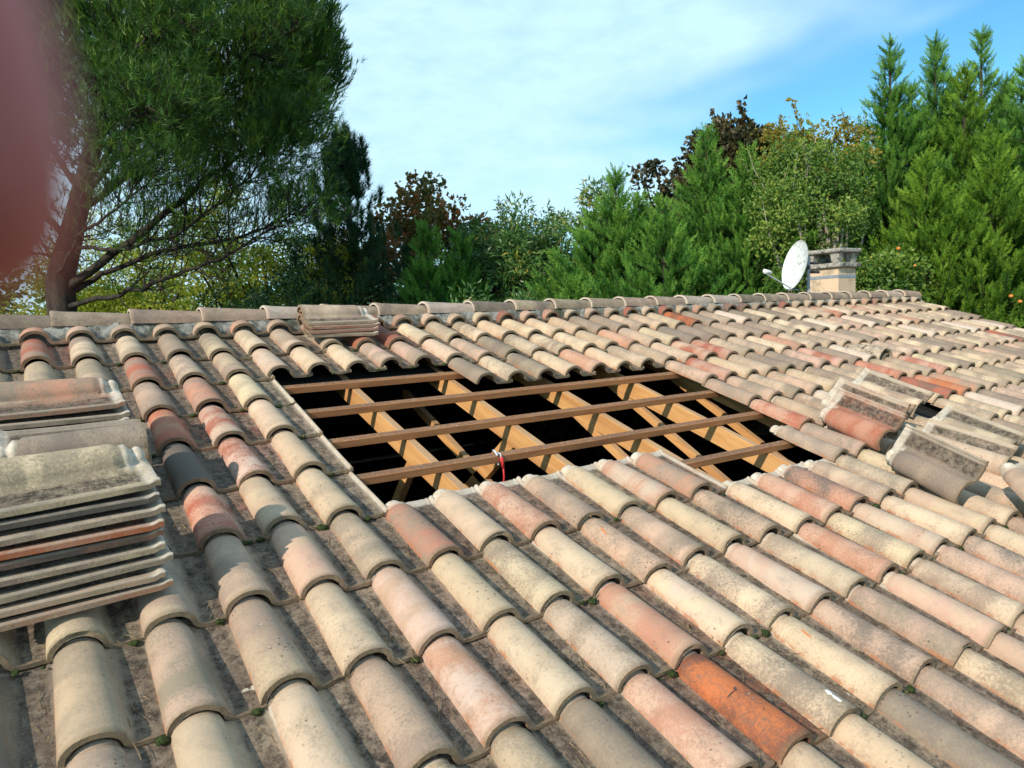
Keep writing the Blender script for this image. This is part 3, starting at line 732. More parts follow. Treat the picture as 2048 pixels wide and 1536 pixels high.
M_LEYY = leaf_mat('cypress_foliage_yellowish', [(0, (0.046, 0.123, 0.016)), (1, (0.232, 0.371, 0.037)), (.5, (0.104, 0.223, 0.022))], .28, .6, .2)
M_LAUR = leaf_mat('laurel_foliage', [(0, (0.035, 0.102, 0.028)), (1, (0.521, 0.406, 0.062)), (.75, (0.109, 0.221, 0.046))], .2, .38, .5)
M_DARKL = leaf_mat('dark_leaf_foliage', [(0, (0.017, 0.056, 0.017)), (1, (0.063, 0.140, 0.031))], .2, .45, .4)
M_YEL = leaf_mat('yellow_green_foliage', [(0, (0.139, 0.211, 0.017)), (1, (0.527, 0.475, 0.055)), (.5, (0.279, 0.343, 0.028))], .45)
M_GOLD = leaf_mat('golden_foliage', [(0, (.16, .17, .03)), (1, (.50, .36, .06)), (.5, (.30, .26, .05))], .4)
M_RED = leaf_mat('copper_foliage', [(0, (.030, .034, .014)), (1, (.16, .11, .04)), (.6, (.060, .055, .022))], .25)
M_AUT = leaf_mat('autumn_foliage', [(0, (0.078, 0.092, 0.022)), (1, (0.465, 0.158, 0.055)), (.55, (0.202, 0.158, 0.033))], .3)
M_APP = leaf_mat('apple_foliage', [(0, (0.046, 0.119, 0.020)), (1, (0.295, 0.343, 0.055)), (.55, (0.124, 0.224, 0.033))], .3)

def leaves(P, D, Lg, Wd, R_, rnd, fold=.25):
    """bent two-quad leaves: P base, D direction, Lg length, Wd width"""
    n = len(P); D = D/np.linalg.norm(D, axis=1)[:, None]
    S = np.cross(D, R_.normal(0, 1, (n, 3))); S /= np.linalg.norm(S, axis=1)[:, None]; U = np.cross(S, D)
    Lg = np.asarray(Lg)[:, None]; Wd = np.asarray(Wd)[:, None]
    v0 = P; v1 = P+D*Lg*.45+S*Wd*.5+U*Wd*fold; v2 = P+D*Lg-U*Lg*.12; v3 = P+D*Lg*.45-S*Wd*.5+U*Wd*fold
    vm = P+D*Lg*.5
    V = np.stack([v0, v1, v2, v3], 1).reshape(-1, 3)
    i = np.arange(n)*4
    F = np.concatenate([np.stack([i, i+1, i+2], 1), np.stack([i, i+2, i+3], 1)])
    return V, F, np.repeat(rnd, 4)
def foliage(name, mat, VFR, parent):
    V, F, A, o = [], [], [], 0
    for v, f, a in VFR: V.append(v); F.append(f+o); A.append(a); o += len(v)
    return link(name, mesh_np(name, np.concatenate(V), np.concatenate(F), False, [('rnd', 'FLOAT', np.concatenate(A))]), mat, parent)
def rand_dirs(R_, n): x = R_.normal(0, 1, (n, 3)); return x/np.linalg.norm(x, axis=1)[:, None]

def broadleaf(name, base, H, rad, mat, label, cat, seed, nclump=150, per=110, leaf=(.07, .035), low=.12, group=None, bark=BARK, squash=1.0, clump=.30, bias=(0, 0, 0), twigs=0, apples=0, scatter=1.0, up=.15):
    R_ = np.random.default_rng(seed); base = np.array(base, float); e = empty(name, tuple(base)); H *= 1.04
    # lumpy envelope of overlapping masses
    nm = 9; mc = rand_dirs(R_, nm)*np.array([rad*.55, rad*.55, (H*(1-low))*.27]); mc[:, 2] += H*(low+(1-low)*.52); mr = R_.uniform(.42, .62, nm)*rad
    mr[0] = rad*.7; mc[0] = (0, 0, H*(low+(1-low)*.45))
    k = R_.integers(0, nm, nclump); d = rand_dirs(R_, nclump); rr = R_.uniform(.35, 1.0, nclump)**.5
    C = mc[k]+d*(mr[k]*rr)[:, None]*np.array([1, 1, squash]); C[:, 2] = np.clip(C[:, 2], .25, H)
    C += np.array(bias)
    # limbs
    b = MB(); top = np.array([0, 0, H*.72]); pts = [np.zeros(3), np.array([.05, .03, H*.25]), np.array([-.04, .06, H*.5]), top]
    b.tube(pts, [.028*H, .022*H, .014*H, .006*H], 8)
    for q in R_.choice(nclump, min(nclump, 46), replace=False):
        c = C[q]; z0 = min(c[2]*R_.uniform(.35, .7), H*.7); s0 = np.array([0, 0, z0]); mid = (s0+c)/2+R_.normal(0, .06*rad, 3)+np.array([0, 0, -.05*rad])
        b.tube([s0, mid, c], [.009*H, .006*H, .0022*H], 5, False)
    P, D, Rn = [], [], []
    for q in range(nclump):
        n = int(per*R_.uniform(.6, 1.4)); cr_ = clump*R_.uniform(.7, 1.3); x = rand_dirs(R_, n)*(R_.uniform(0, 1, n)**.42)[:, None]*cr_*np.array([1, 1, .75])*scatter
        P.append(C[q]+x); D.append(x/cr_*.8+rand_dirs(R_, n)*.7+np.array([0, 0, up])); Rn.append(np.clip(R_.normal(R_.uniform(.2, .8), .18, n), 0, 1))
    for tq in range(twigs):      # twigs standing out of the top with leaves along them
        q = R_.integers(nclump); s0 = C[q]; 
        if s0[2] < H*.62: continue
        l = R_.uniform(.25, .6); d_ = nrm(np.array([R_.normal(0, .35), R_.normal(0, .35), 1.])); ee = s0+d_*(l+clump*.6)
        b.tube([s0, (s0+ee)/2+R_.normal(0, .02, 3), ee], [.008, .006, .003], 4, False)
        n = int(26*l/.4); tt = R_.uniform(.3, 1, n)[:, None]; P.append(s0+(ee-s0)*tt+R_.normal(0, .012, (n, 3))); D.append(rand_dirs(R_, n)+d_*.5); Rn.append(R_.uniform(.3, 1, n))
    P, D, Rn = np.concatenate(P), np.concatenate(D), np.concatenate(Rn); n = len(P)
    b.build('trunk', bark, e, True)
    foliage('crown', mat, [leaves(P, D, leaf[0]*R_.uniform(.6, 1.2, n), leaf[1]*R_.uniform(.7, 1.2, n), R_, Rn)], e)
    tag(e, label, cat, group); return e, C

def frond_proto(R_, nb=12):
    """flat feathery spray, unit length along x, side blades in xy"""
    P, D, L_ = [], [], []
    for i in range(nb):
        t = (i+.5)/nb; a = i*2.4
        P.append((t*.85, 0, 0)); D.append((.84, .60*math.cos(a), .42*math.sin(a))); L_.append(.40*(1-t*.55))
    P.append((.75, 0, 0)); D.append((1, 0, 0)); L_.append(.3); P.append((0, 0, 0)); D.append((1, .02, 0)); L_.append(.9)
    return np.array(P), np.array(D), np.array(L_)
FP, FD, FL = frond_proto(None)
def conifer(name, base, H, rad, mat, label, seed, nbr=260, fl=.34, group=None, z0f=.04, topw=.06, bark=BARK, lean=(0, 0), spike=.0, bl=.016, power=.85):
    R_ = np.random.default_rng(seed); base = np.array(base, float); e = empty(name, tuple(base)); b = MB()
    top = np.array([lean[0], lean[1], H]); zz = np.linspace(0, 1, 9)
    ax = np.stack([lean[0]*zz**2, lean[1]*zz**2, H*zz], 1)
    b.tube(ax, .022*H*(1-zz*.97)+.002, 8)
    FB, FDr, FS, FR = [], [], [], []
    lum = R_.normal(0, 1, (6,))
    for i in range(nbr):
        q = 1-(1-z0f)*(R_.uniform(0, 1)**.75) if R_.random() < .8 else R_.uniform(z0f, 1)
        q = z0f+(1-z0f)*R_.uniform(0, 1)**1.0
        az = R_.uniform(0, 2*math.pi)
        env = rad*min(1.0, ((1-q)*2.3)**1.4)*(1+.18*math.sin(az*3+q*9+lum[0]))+topw*(1-q)
        Ln = env*R_.uniform(.72, 1.12)+.05
        c0 = np.array([np.interp(q, zz, ax[:, 0]), np.interp(q, zz, ax[:, 1]), q*H])
        h_ = np.array([math.cos(az), math.sin(az), 0]); el0, el1 = R_.uniform(.15, .45), R_.uniform(.7, 1.15)
        ns = 5; pts = [c0]
        for s in range(ns):
            el = el0+(el1-el0)*(s/(ns-1))**1.6; pts.append(pts[-1]+(h_*math.cos(el)+np.array([0, 0, math.sin(el)]))*Ln/ns)
        pts = np.array(pts)
        b.tube(pts, np.linspace(.012, .003, len(pts))*max(.4, Ln/1.2), 4, False)
        nf = max(6, int(Ln/.024)); tt = R_.uniform(.22, 1, nf)
        pos = np.stack([np.interp(tt*ns, np.arange(ns+1), pts[:, k]) for k in range(3)], 1)
        dr = nrm(pts[-1]-pts[-2]); dd = dr*.8+rand_dirs(R_, nf)*.55+np.array([0, 0, .22]); 
        FB.append(pos); FDr.append(dd); FS.append(fl*R_.uniform(.55, 1.15, nf)*np.interp(q, [0, .8, 1], [1, .9, .5])); FR.append(np.clip(R_.uniform(.15, .75)+R_.normal(0, .1, nf)+.25*(tt-.5), 0, 1))
        FB.append(pts[-1:]); FDr.append(dr[None]); FS.append(np.array([fl*1.1])); FR.append(np.array([.8]))
    # leader
    nt_ = 16; tt = np.linspace(.80, 1.0, nt_); FB.append(np.stack([lean[0]*tt**2, lean[1]*tt**2, H*tt], 1)); FDr.append(rand_dirs(R_, nt_)*.45*(1.02-tt)[:, None]*5+np.array([0, 0, 1.])); FS.append(np.linspace(.30, .16, nt_)); FR.append(np.full(nt_, .7))
    B_, Dr, S_, Rr = np.concatenate(FB), np.concatenate(FDr), np.concatenate(FS), np.concatenate(FR); n = len(B_)
    X = Dr/np.linalg.norm(Dr, axis=1)[:, None]; Y = np.cross(X, R_.normal(0, 1, (n, 3))+np.array([0, 0, 1.])); Y /= np.linalg.norm(Y, axis=1)[:, None]; Z = np.cross(X, Y)
    m_ = len(FP)
    def tr(q): return X[:, None, :]*q[None, :, 0:1]+Y[:, None, :]*q[None, :, 1:2]+Z[:, None, :]*q[None, :, 2:3]
    P = B_[:, None, :]+tr(FP)*S_[:, None, None]; D = tr(FD)
    Lg = (FL[None, :]*S_[:, None])
    # side blades lie in the plane of the spray
    D = D/np.linalg.norm(D, axis=2)[..., None]; S2 = np.cross(np.repeat(Z[:, None, :], m_, 1), D); W2 = (bl*S_/.20)[:, None, None]*np.ones((1, m_, 1))
    v0 = P; v1 = P+D*Lg[..., None]*.45+S2*W2*.5; v2 = P+D*Lg[..., None]; v3 = P+D*Lg[..., None]*.45-S2*W2*.5
    V = np.stack([v0, v1, v2, v3], 2).reshape(-1, 3); i = np.arange(n*m_)*4
    A = np.repeat(np.clip(np.repeat(Rr, m_)+R_.normal(0, .08, n*m_), 0, 1), 4)
    b.build('trunk', bark, e, True)
    foliage('crown', mat, [(V, np.stack([i, i+1, i+2, i+3], 1), A)], e)
    tag(e, label, 'cypress' if 'cypress' in name else 'conifer', group); return e

def needle_tufts(P, D, R_, nn=16, ln=.13, wd=.006, spread=.55, rn=None):
    n = len(P); D = D/np.linalg.norm(D, axis=1)[:, None]
    d = D[:, None, :]*1.0+R_.normal(0, spread, (n, nn, 3)); d /= np.linalg.norm(d, axis=2)[..., None]
    b0 = P[:, None, :]+D[:, None, :]*R_.uniform(-.06, .06, (n, nn, 1)); l = ln*R_.uniform(.7, 1.2, (n, nn, 1))
    s = np.cross(d, R_.normal(0, 1, (n, nn, 3))); s /= np.linalg.norm(s, axis=2)[..., None]
    v0 = b0-s*wd*.5; v1 = b0+s*wd*.5; v2 = b0+d*l
    V = np.stack([v0, v1, v2], 2).reshape(-1, 3); i = np.arange(n*nn)*3
    rn = R_.uniform(.1, .9, n) if rn is None else rn
    return V, np.stack([i, i+1, i+2], 1), np.repeat(np.repeat(rn, nn), 3)

# the big pine on the left: limbs rise to the right from a trunk behind the ridge
def big_pine():
    R_ = np.random.default_rng(11); D0 = 10.5
    base = at(118, 640, D0); base[2] = GZ
    e = empty('pine_tree', tuple(base)); b = MB(); T0 = at(118, 640, D0)-base
    sx = lambda px, py, dd=0: at(px, py, D0+dd)-base
    b.tube([np.zeros(3), T0*np.array([.4, .4, .5]), sx(120, 560), sx(150, 440), sx(185, 300), sx(215, 120), sx(250, -120), sx(280, -420)], [.24, .21, .19, .15, .12, .10, .07, .03], 12)
    limbs = [  # (px, py, extra depth) paths of the main limbs, with thickness
     ([(125, 585, 0), (250, 490, -.2), (330, 430, -.4), (420, 350, -.7), (520, 290, -1.0), (620, 240, -1.1)], .085),
     ([(125, 590, 0), (220, 545, .2), (330, 500, .3), (470, 480, .5), (560, 440, .6), (640, 395, .5)], .060),
     ([(120, 615, 0), (230, 590, -.3), (330, 555, -.6), (440, 520, -.8), (520, 470, -.9), (630, 405, -1.)], .052),
     ([(140, 500, 0), (240, 500, -.5), (350, 470, -.8), (450, 400, -1.), (520, 330, -1.1), (580, 250, -1.1)], .040),
     ([(150, 440, 0), (240, 360, .4), (350, 290, .8), (450, 220, 1.1), (560, 160, 1.3), (640, 110, 1.2)], .06),
     ([(160, 400, 0), (250, 300, -.8), (360, 200, -1.2), (480, 110, -1.4), (590, 60, -1.4)], .06),
     ([(190, 290, 0), (280, 180, .3), (400, 80, .6), (520, 0, .8), (600, -60, .9)], .06),
     ([(200, 200, 0), (270, 60, -.6), (370, -40, -.9), (480, -120, -1.1)], .05),
     ([(215, 120, 0), (330, -60, .2), (430, -190, .3)], .045), ([(250, -120, 0), (360, -240, -.3), (400, -340, -.4)], .04),
     ([(140, 480, 0), (60, 400, -.5), (-60, 330, -1.), (-200, 270, -1.4)], .06), ([(160, 380, 0), (80, 260, .5), (-60, 160, 1.), (-200, 110, 1.3)], .06),
     ([(190, 260, 0), (120, 100, -.6), (0, -30, -1.1), (-130, -120, -1.3)], .05), ([(220, 80, 0), (140, -100, .4), (20, -220, .8)], .045),
     ([(150, 420, 0), (200, 330, -1.0), (260, 250, -1.9), (330, 190, -2.4)], .05), ([(170, 340, 0), (210, 200, -1.2), (270, 90, -2.1), (350, 20, -2.6)], .05),
     ([(150, 430, 0), (230, 360, 1.2), (330, 300, 2.1), (420, 250, 2.6)], .05), ([(180, 300, 0), (250, 190, 1.3), (350, 90, 2.3)], .05),
     ([(110, 560, 0), (150, 480, -.8), (230, 420, -1.4), (330, 330, -1.8)], .04), ([(130, 520, 0), (60, 500, -.3), (-40, 480, -.6)], .035)]
    ends = []; bare = []
    for path, th in limbs:
        pts = np.array([sx(*p_) for p_ in path]); n = len(pts)
        # smooth and roughen the path
        tt = np.linspace(0, n-1, 4*n); P = np.stack([np.interp(tt, np.arange(n), pts[:, k]) for k in range(3)], 1)
        P[1:-1] = (P[:-2]+P[1:-1]*2+P[2:])/4; P[1:-1] += R_.normal(0, .018, P[1:-1].shape)
        b.tube(P, np.linspace(th*.8, th*.16, len(P)), 7, False)
        Lt = np.linalg.norm(np.diff(P, axis=0), axis=1).sum(); nb = int(Lt*11)
        for k in range(nb):
            q = R_.uniform(.12, 1)**.8; i = q*(len(P)-1); i0 = int(min(i, len(P)-2)); s0 = P[i0]+(P[i0+1]-P[i0])*(i-i0); dr = nrm(P[i0+1]-P[i0])
            side = nrm(np.cross(dr, R_.normal(0, 1, 3))); dd = nrm(dr*.75+side*.75+np.array([0, 0, .12])); l = R_.uniform(.35, .95)*(1.15-.5*q)
            m1 = s0+dd*l*.5+np.array([0, 0, -.02]); e1 = m1+nrm(dd+np.array([0, 0, .30]))*l*.5
            b.tube([s0, m1, e1], [.011, .007, .003], 4, False)
            for kk in range(R_.integers(4, 9)):
                a = R_.uniform(.25, 1); o0 = s0+(m1-s0)*a*2 if a < .5 else m1+(e1-m1)*(a-.5)*2
                d2 = nrm(dd*.8+rand_dirs(R_, 1)[0]*.8+np.array([0, 0, .25])); l2 = R_.uniform(.12, .36); e2 = o0+d2*l2
                b.tube([o0, e2], [.0045, .002], 3, False)
                ends.append((e2, d2, q))
            ends.append((e1, nrm(e1-m1), q))
    E_ = np.array([x[0] for x in ends]); Dn = np.array([x[1] for x in ends]); Q = np.array([x[2] for x in ends])
    # foliage sits on the outer and upper shoots; the lower inside stays bare
    pr = [project(x+base) for x in E_]; px = np.array([a[0] for a in pr]); py = np.array([a[1] for a in pr])
    ht = E_[:, 2]+base[2]; dens = np.clip((ht-1.85)/1.2, .08, 1); keep = R_.random(len(E_)) < np.clip(dens+.25*(Q > .8), 0, 1)
    low = E_[~keep]; E_, Dn = E_[keep], Dn[keep]; ht = ht[keep]
    # crown clumps: many tufts round each end
    reps = 4; PP = np.repeat(E_, reps, 0)+R_.normal(0, .10, (len(E_)*reps, 3)); DD = np.repeat(Dn, reps, 0)*.7+np.array([0, 0, .6])+R_.normal(0, .35, (len(E_)*reps, 3))
    # outer envelope of dense shoots on the right-hand, sunlit and upper faces
    cc = sx(330, 60); ax_ = np.array([CR*3.0, CU*3.0, -CB*2.4])
    dsh = rand_dirs(R_, 7600); dsh = dsh[(dsh[:, 1] > -.62)]
    lump = 1+.05*np.sin(dsh[:, 0]*9+1)+.05*np.sin(dsh[:, 1]*11+2)+.04*np.sin(dsh[:, 2]*13)
    rad_ = R_.uniform(.74, 1.0, len(dsh))*lump
    sh = cc+(dsh[:, 0:1]*CR*2.52+dsh[:, 1:2]*CU*2.15+dsh[:, 2:3]*CB*2.3)*rad_[:, None]
    sD = dsh[:, 0:1]*CR+dsh[:, 1:2]*CU+dsh[:, 2:3]*CB; sD = sD*.6+np.array([0, 0, 1.0])+R_.normal(0, .2, sD.shape)
    k4 = R_.choice(len(sh), len(sh), replace=False)
    for q in k4[:900]:
        inner = cc+(sh[q]-cc)*R_.uniform(.62, .8); b.tube([inner, sh[q]], [.009, .004], 4, False)
    b.build('trunk', BARK, e, True)
    rn = np.clip(R_.normal(.45, .2, len(PP)), 0, 1); rn2 = np.repeat(R_.uniform(0, 1, len(sh)), 5)
    SH = np.repeat(sh, 5, 0)+R_.normal(0, .055, (len(sh)*5, 3)); SD = np.repeat(sD, 5, 0)+R_.normal(0, .12, (len(sh)*5, 3))
    foliage('crown', M_PINE, [needle_tufts(PP, DD, R_, 13, .115, .008, .40, rn), needle_tufts(SH, SD, R_, 18, .10, .009, .20, rn2)], e)
    tag(e, 'big old pine tree with rising bare limbs at the left', 'pine tree')
big_pine()

def young_pine():
    R_ = np.random.default_rng(21); D0 = 12.5; base = at(712, 640, D0); base[2] = GZ; H = at(712, 262, D0)[2]-GZ
    e = empty('pine_tree', tuple(base)); b = MB(); b.tube([np.zeros(3), (0.05, 0, H*.5), (0, 0, H*.97)], [.09, .06, .012], 8); E_, D_ = [], []
    for i in range(150):
        q = R_.uniform(.35, .99); az = R_.uniform(0, 2*math.pi); l = np.interp(q, [.35, .6, .85, 1], [.9, .95, .5, .12])*R_.uniform(.6, 1.1); h_ = np.array([math.cos(az), math.sin(az), .55]); s0 = np.array([0, 0, q*H-.15]); e1 = s0+h_*l; e2 = e1+np.array([0, 0, .22])
        b.tube([s0, e1, e2], [.014, .008, .004], 4, False)
        for k in range(9): a = R_.uniform(.35, 1); E_.append(s0+(e1-s0)*a+R_.normal(0, .05, 3)); D_.append(h_*.5+np.array([0, 0, .9]))
        for k in range(6): E_.append(e1+(e2-e1)*R_.uniform(0, 1)); D_.append(np.array([0, 0, 1.]))
    b.build('trunk', BARK, e, True)
    foliage('crown', M_DARKP, [needle_tufts(np.array(E_), np.array(D_), R_, 26, .15, .011, .5)], e)
    tag(e, 'small dark young pine standing just right of the big pine', 'pine tree')
M_DARKP = leaf_mat('dark_pine_foliage', [(0, (.012, .045, .018)), (1, (.04, .10, .03))], .15)
young_pine()

def gb(px, D): p_ = at(px, 640, D); p_[2] = GZ; return p_
def hgt(px, py, D): return at(px, py, D)[2]-GZ
# broad-leaved trees and bushes, left to right
bl = broadleaf
bl('yellow_green_tree', gb(330, 17), hgt(330, 400, 17), 3.0, M_YEL, 'sunlit yellow green tree seen through the pine\'s bare limbs', 'tree', 31, 260, 130, (.09, .05), .1, clump=.34)
bl('yellow_green_tree', gb(520, 16), hgt(520, 375, 16), 2.8, M_YEL, 'yellow green tree with hanging foliage behind the pine\'s lower limbs', 'tree', 32, 260, 130, (.09, .045), .1, clump=.34)
bl('yellow_green_tree', gb(150, 18), hgt(150, 500, 18), 2.8, M_YEL, 'low yellow green tree behind the pine trunk', 'tree', 33, 200, 110, (.09, .05), .1, clump=.34)
bl('autumn_tree', gb(840, 14.5), hgt(840, 345, 14.5), 1.75, M_AUT, 'thinning tree with reddish brown leaves right of the young pine', 'tree', 34, 130, 75, (.11, .10), .25, clump=.22, twigs=40, bark=BARKP)
bl('maple_bush', gb(690, 13.2), hgt(690, 430, 13.2), 1.3, M_YEL, 'bright green bush in front of the thinning reddish tree', 'bush', 35, 110, 110, (.08, .05), .1, clump=.26)
bl('dark_bush', gb(590, 12.2), hgt(590, 510, 12.2), 1.6, M_DARKL, 'dark bush right of the big pine just above the ridge', 'bush', 36, 150, 130, (.07, .035), .1, clump=.28)
bl('dark_bush', gb(450, 13), hgt(450, 570, 13), 1.5, M_DARKL, 'low dark bush below the pine\'s lowest limb', 'bush', 37, 130, 110, (.07, .035), .1, clump=.28)
bl('dark_bush', gb(760, 11.8), hgt(760, 515, 11.8), 1.5, M_DARKL, 'dark bush left of the feathery green shrub', 'bush', 38, 150, 130, (.07, .035), .1, clump=.28)
conifer('cypress_bush', gb(862, 12.2), hgt(862, 466, 12.2), .95, M_LEY, 'feathery mid green shrub between two dark bushes', 39, 330, .26)
conifer('cypress_bush', gb(930, 12.6), hgt(935, 478, 12.6), .9, M_LEY, 'second feathery shrub left of the laurel', 40, 320, .26)
bl('laurel_bush', gb(1010, 11.2), hgt(1010, 500, 11.2), 1.2, M_LAUR, 'glossy narrow leaved bush just above the ridge in the middle', 'bush', 41, 120, 130, (.13, .032), .1, clump=.26)
bl('laurel_tree', gb(1100, 13.2), hgt(1095, 350, 13.2), 1.9, M_LAUR, 'dark rounded laurel tree with some yellow leaves in the middle', 'tree', 42, 300, 140, (.13, .035), .1, clump=.28, twigs=40)
bl('laurel_tree', gb(1180, 14.5), hgt(1185, 340, 14.5), 1.5, M_LAUR, 'laurel tree with upright twigs behind the leftmost cypress', 'tree', 43, 170, 110, (.12, .035), .1, clump=.26, twigs=40)
bl('laurel_tree', gb(1010, 14), hgt(1010, 405, 14), 1.4, M_DARKL, 'dark leafy tree filling the gap left of the rounded laurel', 'tree', 52, 150, 120, (.09, .045), .1, clump=.28)
bl('dark_bush', gb(1240, 13.6), hgt(1240, 385, 13.6), 1.4, M_DARKL, 'dark leafy bush between the laurel trees and the cypresses', 'bush', 53, 150, 120, (.08, .04), .1, clump=.3)
bl('dark_bush', gb(640, 15), hgt(640, 430, 15), 1.6, M_DARKL, 'dark bush behind the young pine', 'bush', 54, 150, 120, (.08, .04), .1, clump=.3)
# cypresses
cy = [(1150, 10.6, 560, 1.5, M_LEY, 'lowest cypress of the row, its tip just above the ridge'),
      (1240, 11.6, 350, 1.55, M_LEY, 'blue green cypress with twin thin tips left of the copper tree'),
      (1330, 10.8, 405, 1.5, M_LEY, 'cypress in front of the copper tree\'s left side'),
      (1420, 12.2, 268, 1.5, M_LEY, 'cypress rising in front of the copper tree'),
      (1500, 11.6, 305, 1.5, M_LEY, 'cypress right of the one in front of the copper tree'),
      (1780, 13.0, 98, 1.5, M_LEY, 'tall cypress with a long open spire at right'),
      (1868, 13.2, 98, 1.5, M_LEY, 'tall cypress second from the spire cypress'),
      (1925, 12.6, 150, 1.5, M_LEYY, 'yellowish cypress with two short tips at right'),
      (1957, 13.6, 85, 1.5, M_LEY, 'tallest cypress near the right edge'),
      (2050, 12.2, 120, 1.6, M_LEY, 'cypress cut by the right edge of the photo'),
      (1190, 11.8, 430, 1.4, M_LEY, 'cypress between the lowest one and the blue green one'),
      (1565, 12.6, 330, 1.4, M_LEY, 'cypress left of the orchard tree'),
      (1285, 12.4, 400, 1.4, M_LEY, 'cypress just right of the one with twin tips'),
      (1822, 13.8, 185, 1.5, M_LEY, 'cypress filling the space between the two left spires at right'),
      (2005, 13.4, 170, 1.6, M_LEY, 'cypress between the tallest one and the one cut by the frame'),
      (1900, 14.2, 165, 1.5, M_LEY, 'cypress behind the yellowish cypress at right'),
      (1850, 11.2, 320, 1.6, M_LEYY, 'lower yellow green cypress in front of the tall ones'),
      (1985, 10.9, 290, 1.6, M_LEYY, 'yellow green cypress above the quince bush at right')]
for i, (px, D, py, rd, mt, lab) in enumerate(cy):
    conifer('cypress', gb(px, D), hgt(px, py, D)-.04, rd, mt, lab, 60+i, int(240*rd+60*hgt(px, py, D)/2), .185, 'row of cypresses along the boundary')
bl('copper_tree', gb(1480, 14.5), hgt(1485, 208, 14.5), 1.15, M_RED, 'dark copper red tree showing above the cypresses', 'tree', 44, 190, 90, (.12, .10), .45, clump=.28, twigs=14)
bl('copper_tree', gb(1365, 14.8), hgt(1365, 270, 14.8), 1.1, M_RED, 'smaller copper brown tree left of the dark copper one', 'tree', 45, 100, 70, (.12, .10), .5, clump=.26, twigs=8)
bl('golden_tree', gb(1610, 13.5), hgt(1610, 190, 13.5), 1.1, M_GOLD, 'golden yellow tree top above the orchard tree', 'tree', 46, 160, 100, (.09, .05), .5, clump=.28, twigs=16)
E1, C1 = bl('orchard_tree', gb(1655, 11.0), hgt(1660, 235, 11.0), 1.5, M_APP, 'leafy orchard tree with pale stems right behind the chimney', 'tree', 47, 300, 120, (.065, .04), .1, clump=.27, twigs=70, bark=BARKP, squash=1.25)
E2, C2 = bl('quince_bush', gb(1950, 10.6), hgt(1940, 450, 10.6), 1.4, M_APP, 'fruiting quince bush at the right edge behind the verge', 'bush', 48, 180, 120, (.085, .055), .1, clump=.27, twigs=20, bark=BARKP)
E3, C3 = bl('apple_bush', gb(1790, 10.4), hgt(1790, 450, 10.4), 1.0, M_APP, 'apple bush with an orange fruit right of the chimney', 'bush', 49, 120, 120, (.08, .05), .1, clump=.26, bark=BARKP)
bl('dark_bush', gb(1720, 13), hgt(1720, 400, 13), 1.8, M_DARKL, 'dark bush in the gap behind the orchard tree', 'bush', 50, 180, 130, (.08, .04), .1, clump=.32)
bl('dark_bush', gb(1560, 10.6), hgt(1560, 440, 10.6), .8, M_APP, 'leafy bush directly left of the satellite dish', 'bush', 51, 90, 120, (.07, .045), .1, clump=.26)
FR = simple_noise('ripe_fruit', (.60, .16, .03), (.70, .26, .05), 20, .5, 0)
for i, (px, py, D, lab) in enumerate([(1797, 497, 9.75, 'orange apple hanging right of the chimney'), (2022, 592, 9.3, 'orange quince hanging above the verge at the right edge'), (2040, 603, 9.3, 'lower orange quince at the right edge'), (1830, 531, 9.7, 'small yellow fruit below the orange apple')]):
    q = at(px, py, D); V_ = IV*.027*np.array([1, 1, .9])*(1 if i < 3 else .7)
    V_ = V_*(1-.12*np.exp(-((np.abs(IV[:, 2])-1)**2)/.02))[:, None]
    b = MB(); b.add(V_, IF.tolist()); e = empty('fruit', tuple(q)); b.build('flesh', FR, e, True)
    b = MB(); b.tube([(0, 0, .025), (.004, 0, .07)], .003, 5); b.build('stalk', BARK, e); tag(e, lab, 'fruit', 'fruits on the bushes')
# far wood closing the horizon
R_ = np.random.default_rng(99); P, D, Rn = [], [], []
for k in range(260):
    az = R_.uniform(-.95, 1.0); dist = R_.uniform(22, 30); f_ = -CB*math.cos(az)+CR*math.sin(az); c_ = CAM+f_*dist; hh = 4.6+1.3*math.sin(az*7)+.8*math.sin(az*17+1); c_[2] = GZ+R_.uniform(.2, hh)
    n = 260; x = rand_dirs(R_, n)*(R_.uniform(0, 1, n)**.4)[:, None]*R_.uniform(.8, 1.4); P.append(c_+x); D.append(x+rand_dirs(R_, n)*.6); Rn.append(np.clip(R_.normal(R_.uniform(.1, .7), .15, n), 0, 1))
P, D, Rn = np.concatenate(P), np.concatenate(D), np.concatenate(Rn)
o = foliage('distant_wood', M_APP, [leaves(P, D, np.full(len(P), .26), np.full(len(P), .16), R_, Rn)], None)
tag(o, 'distant green wood seen through the gaps between the trees', 'wood', None, 'stuff')

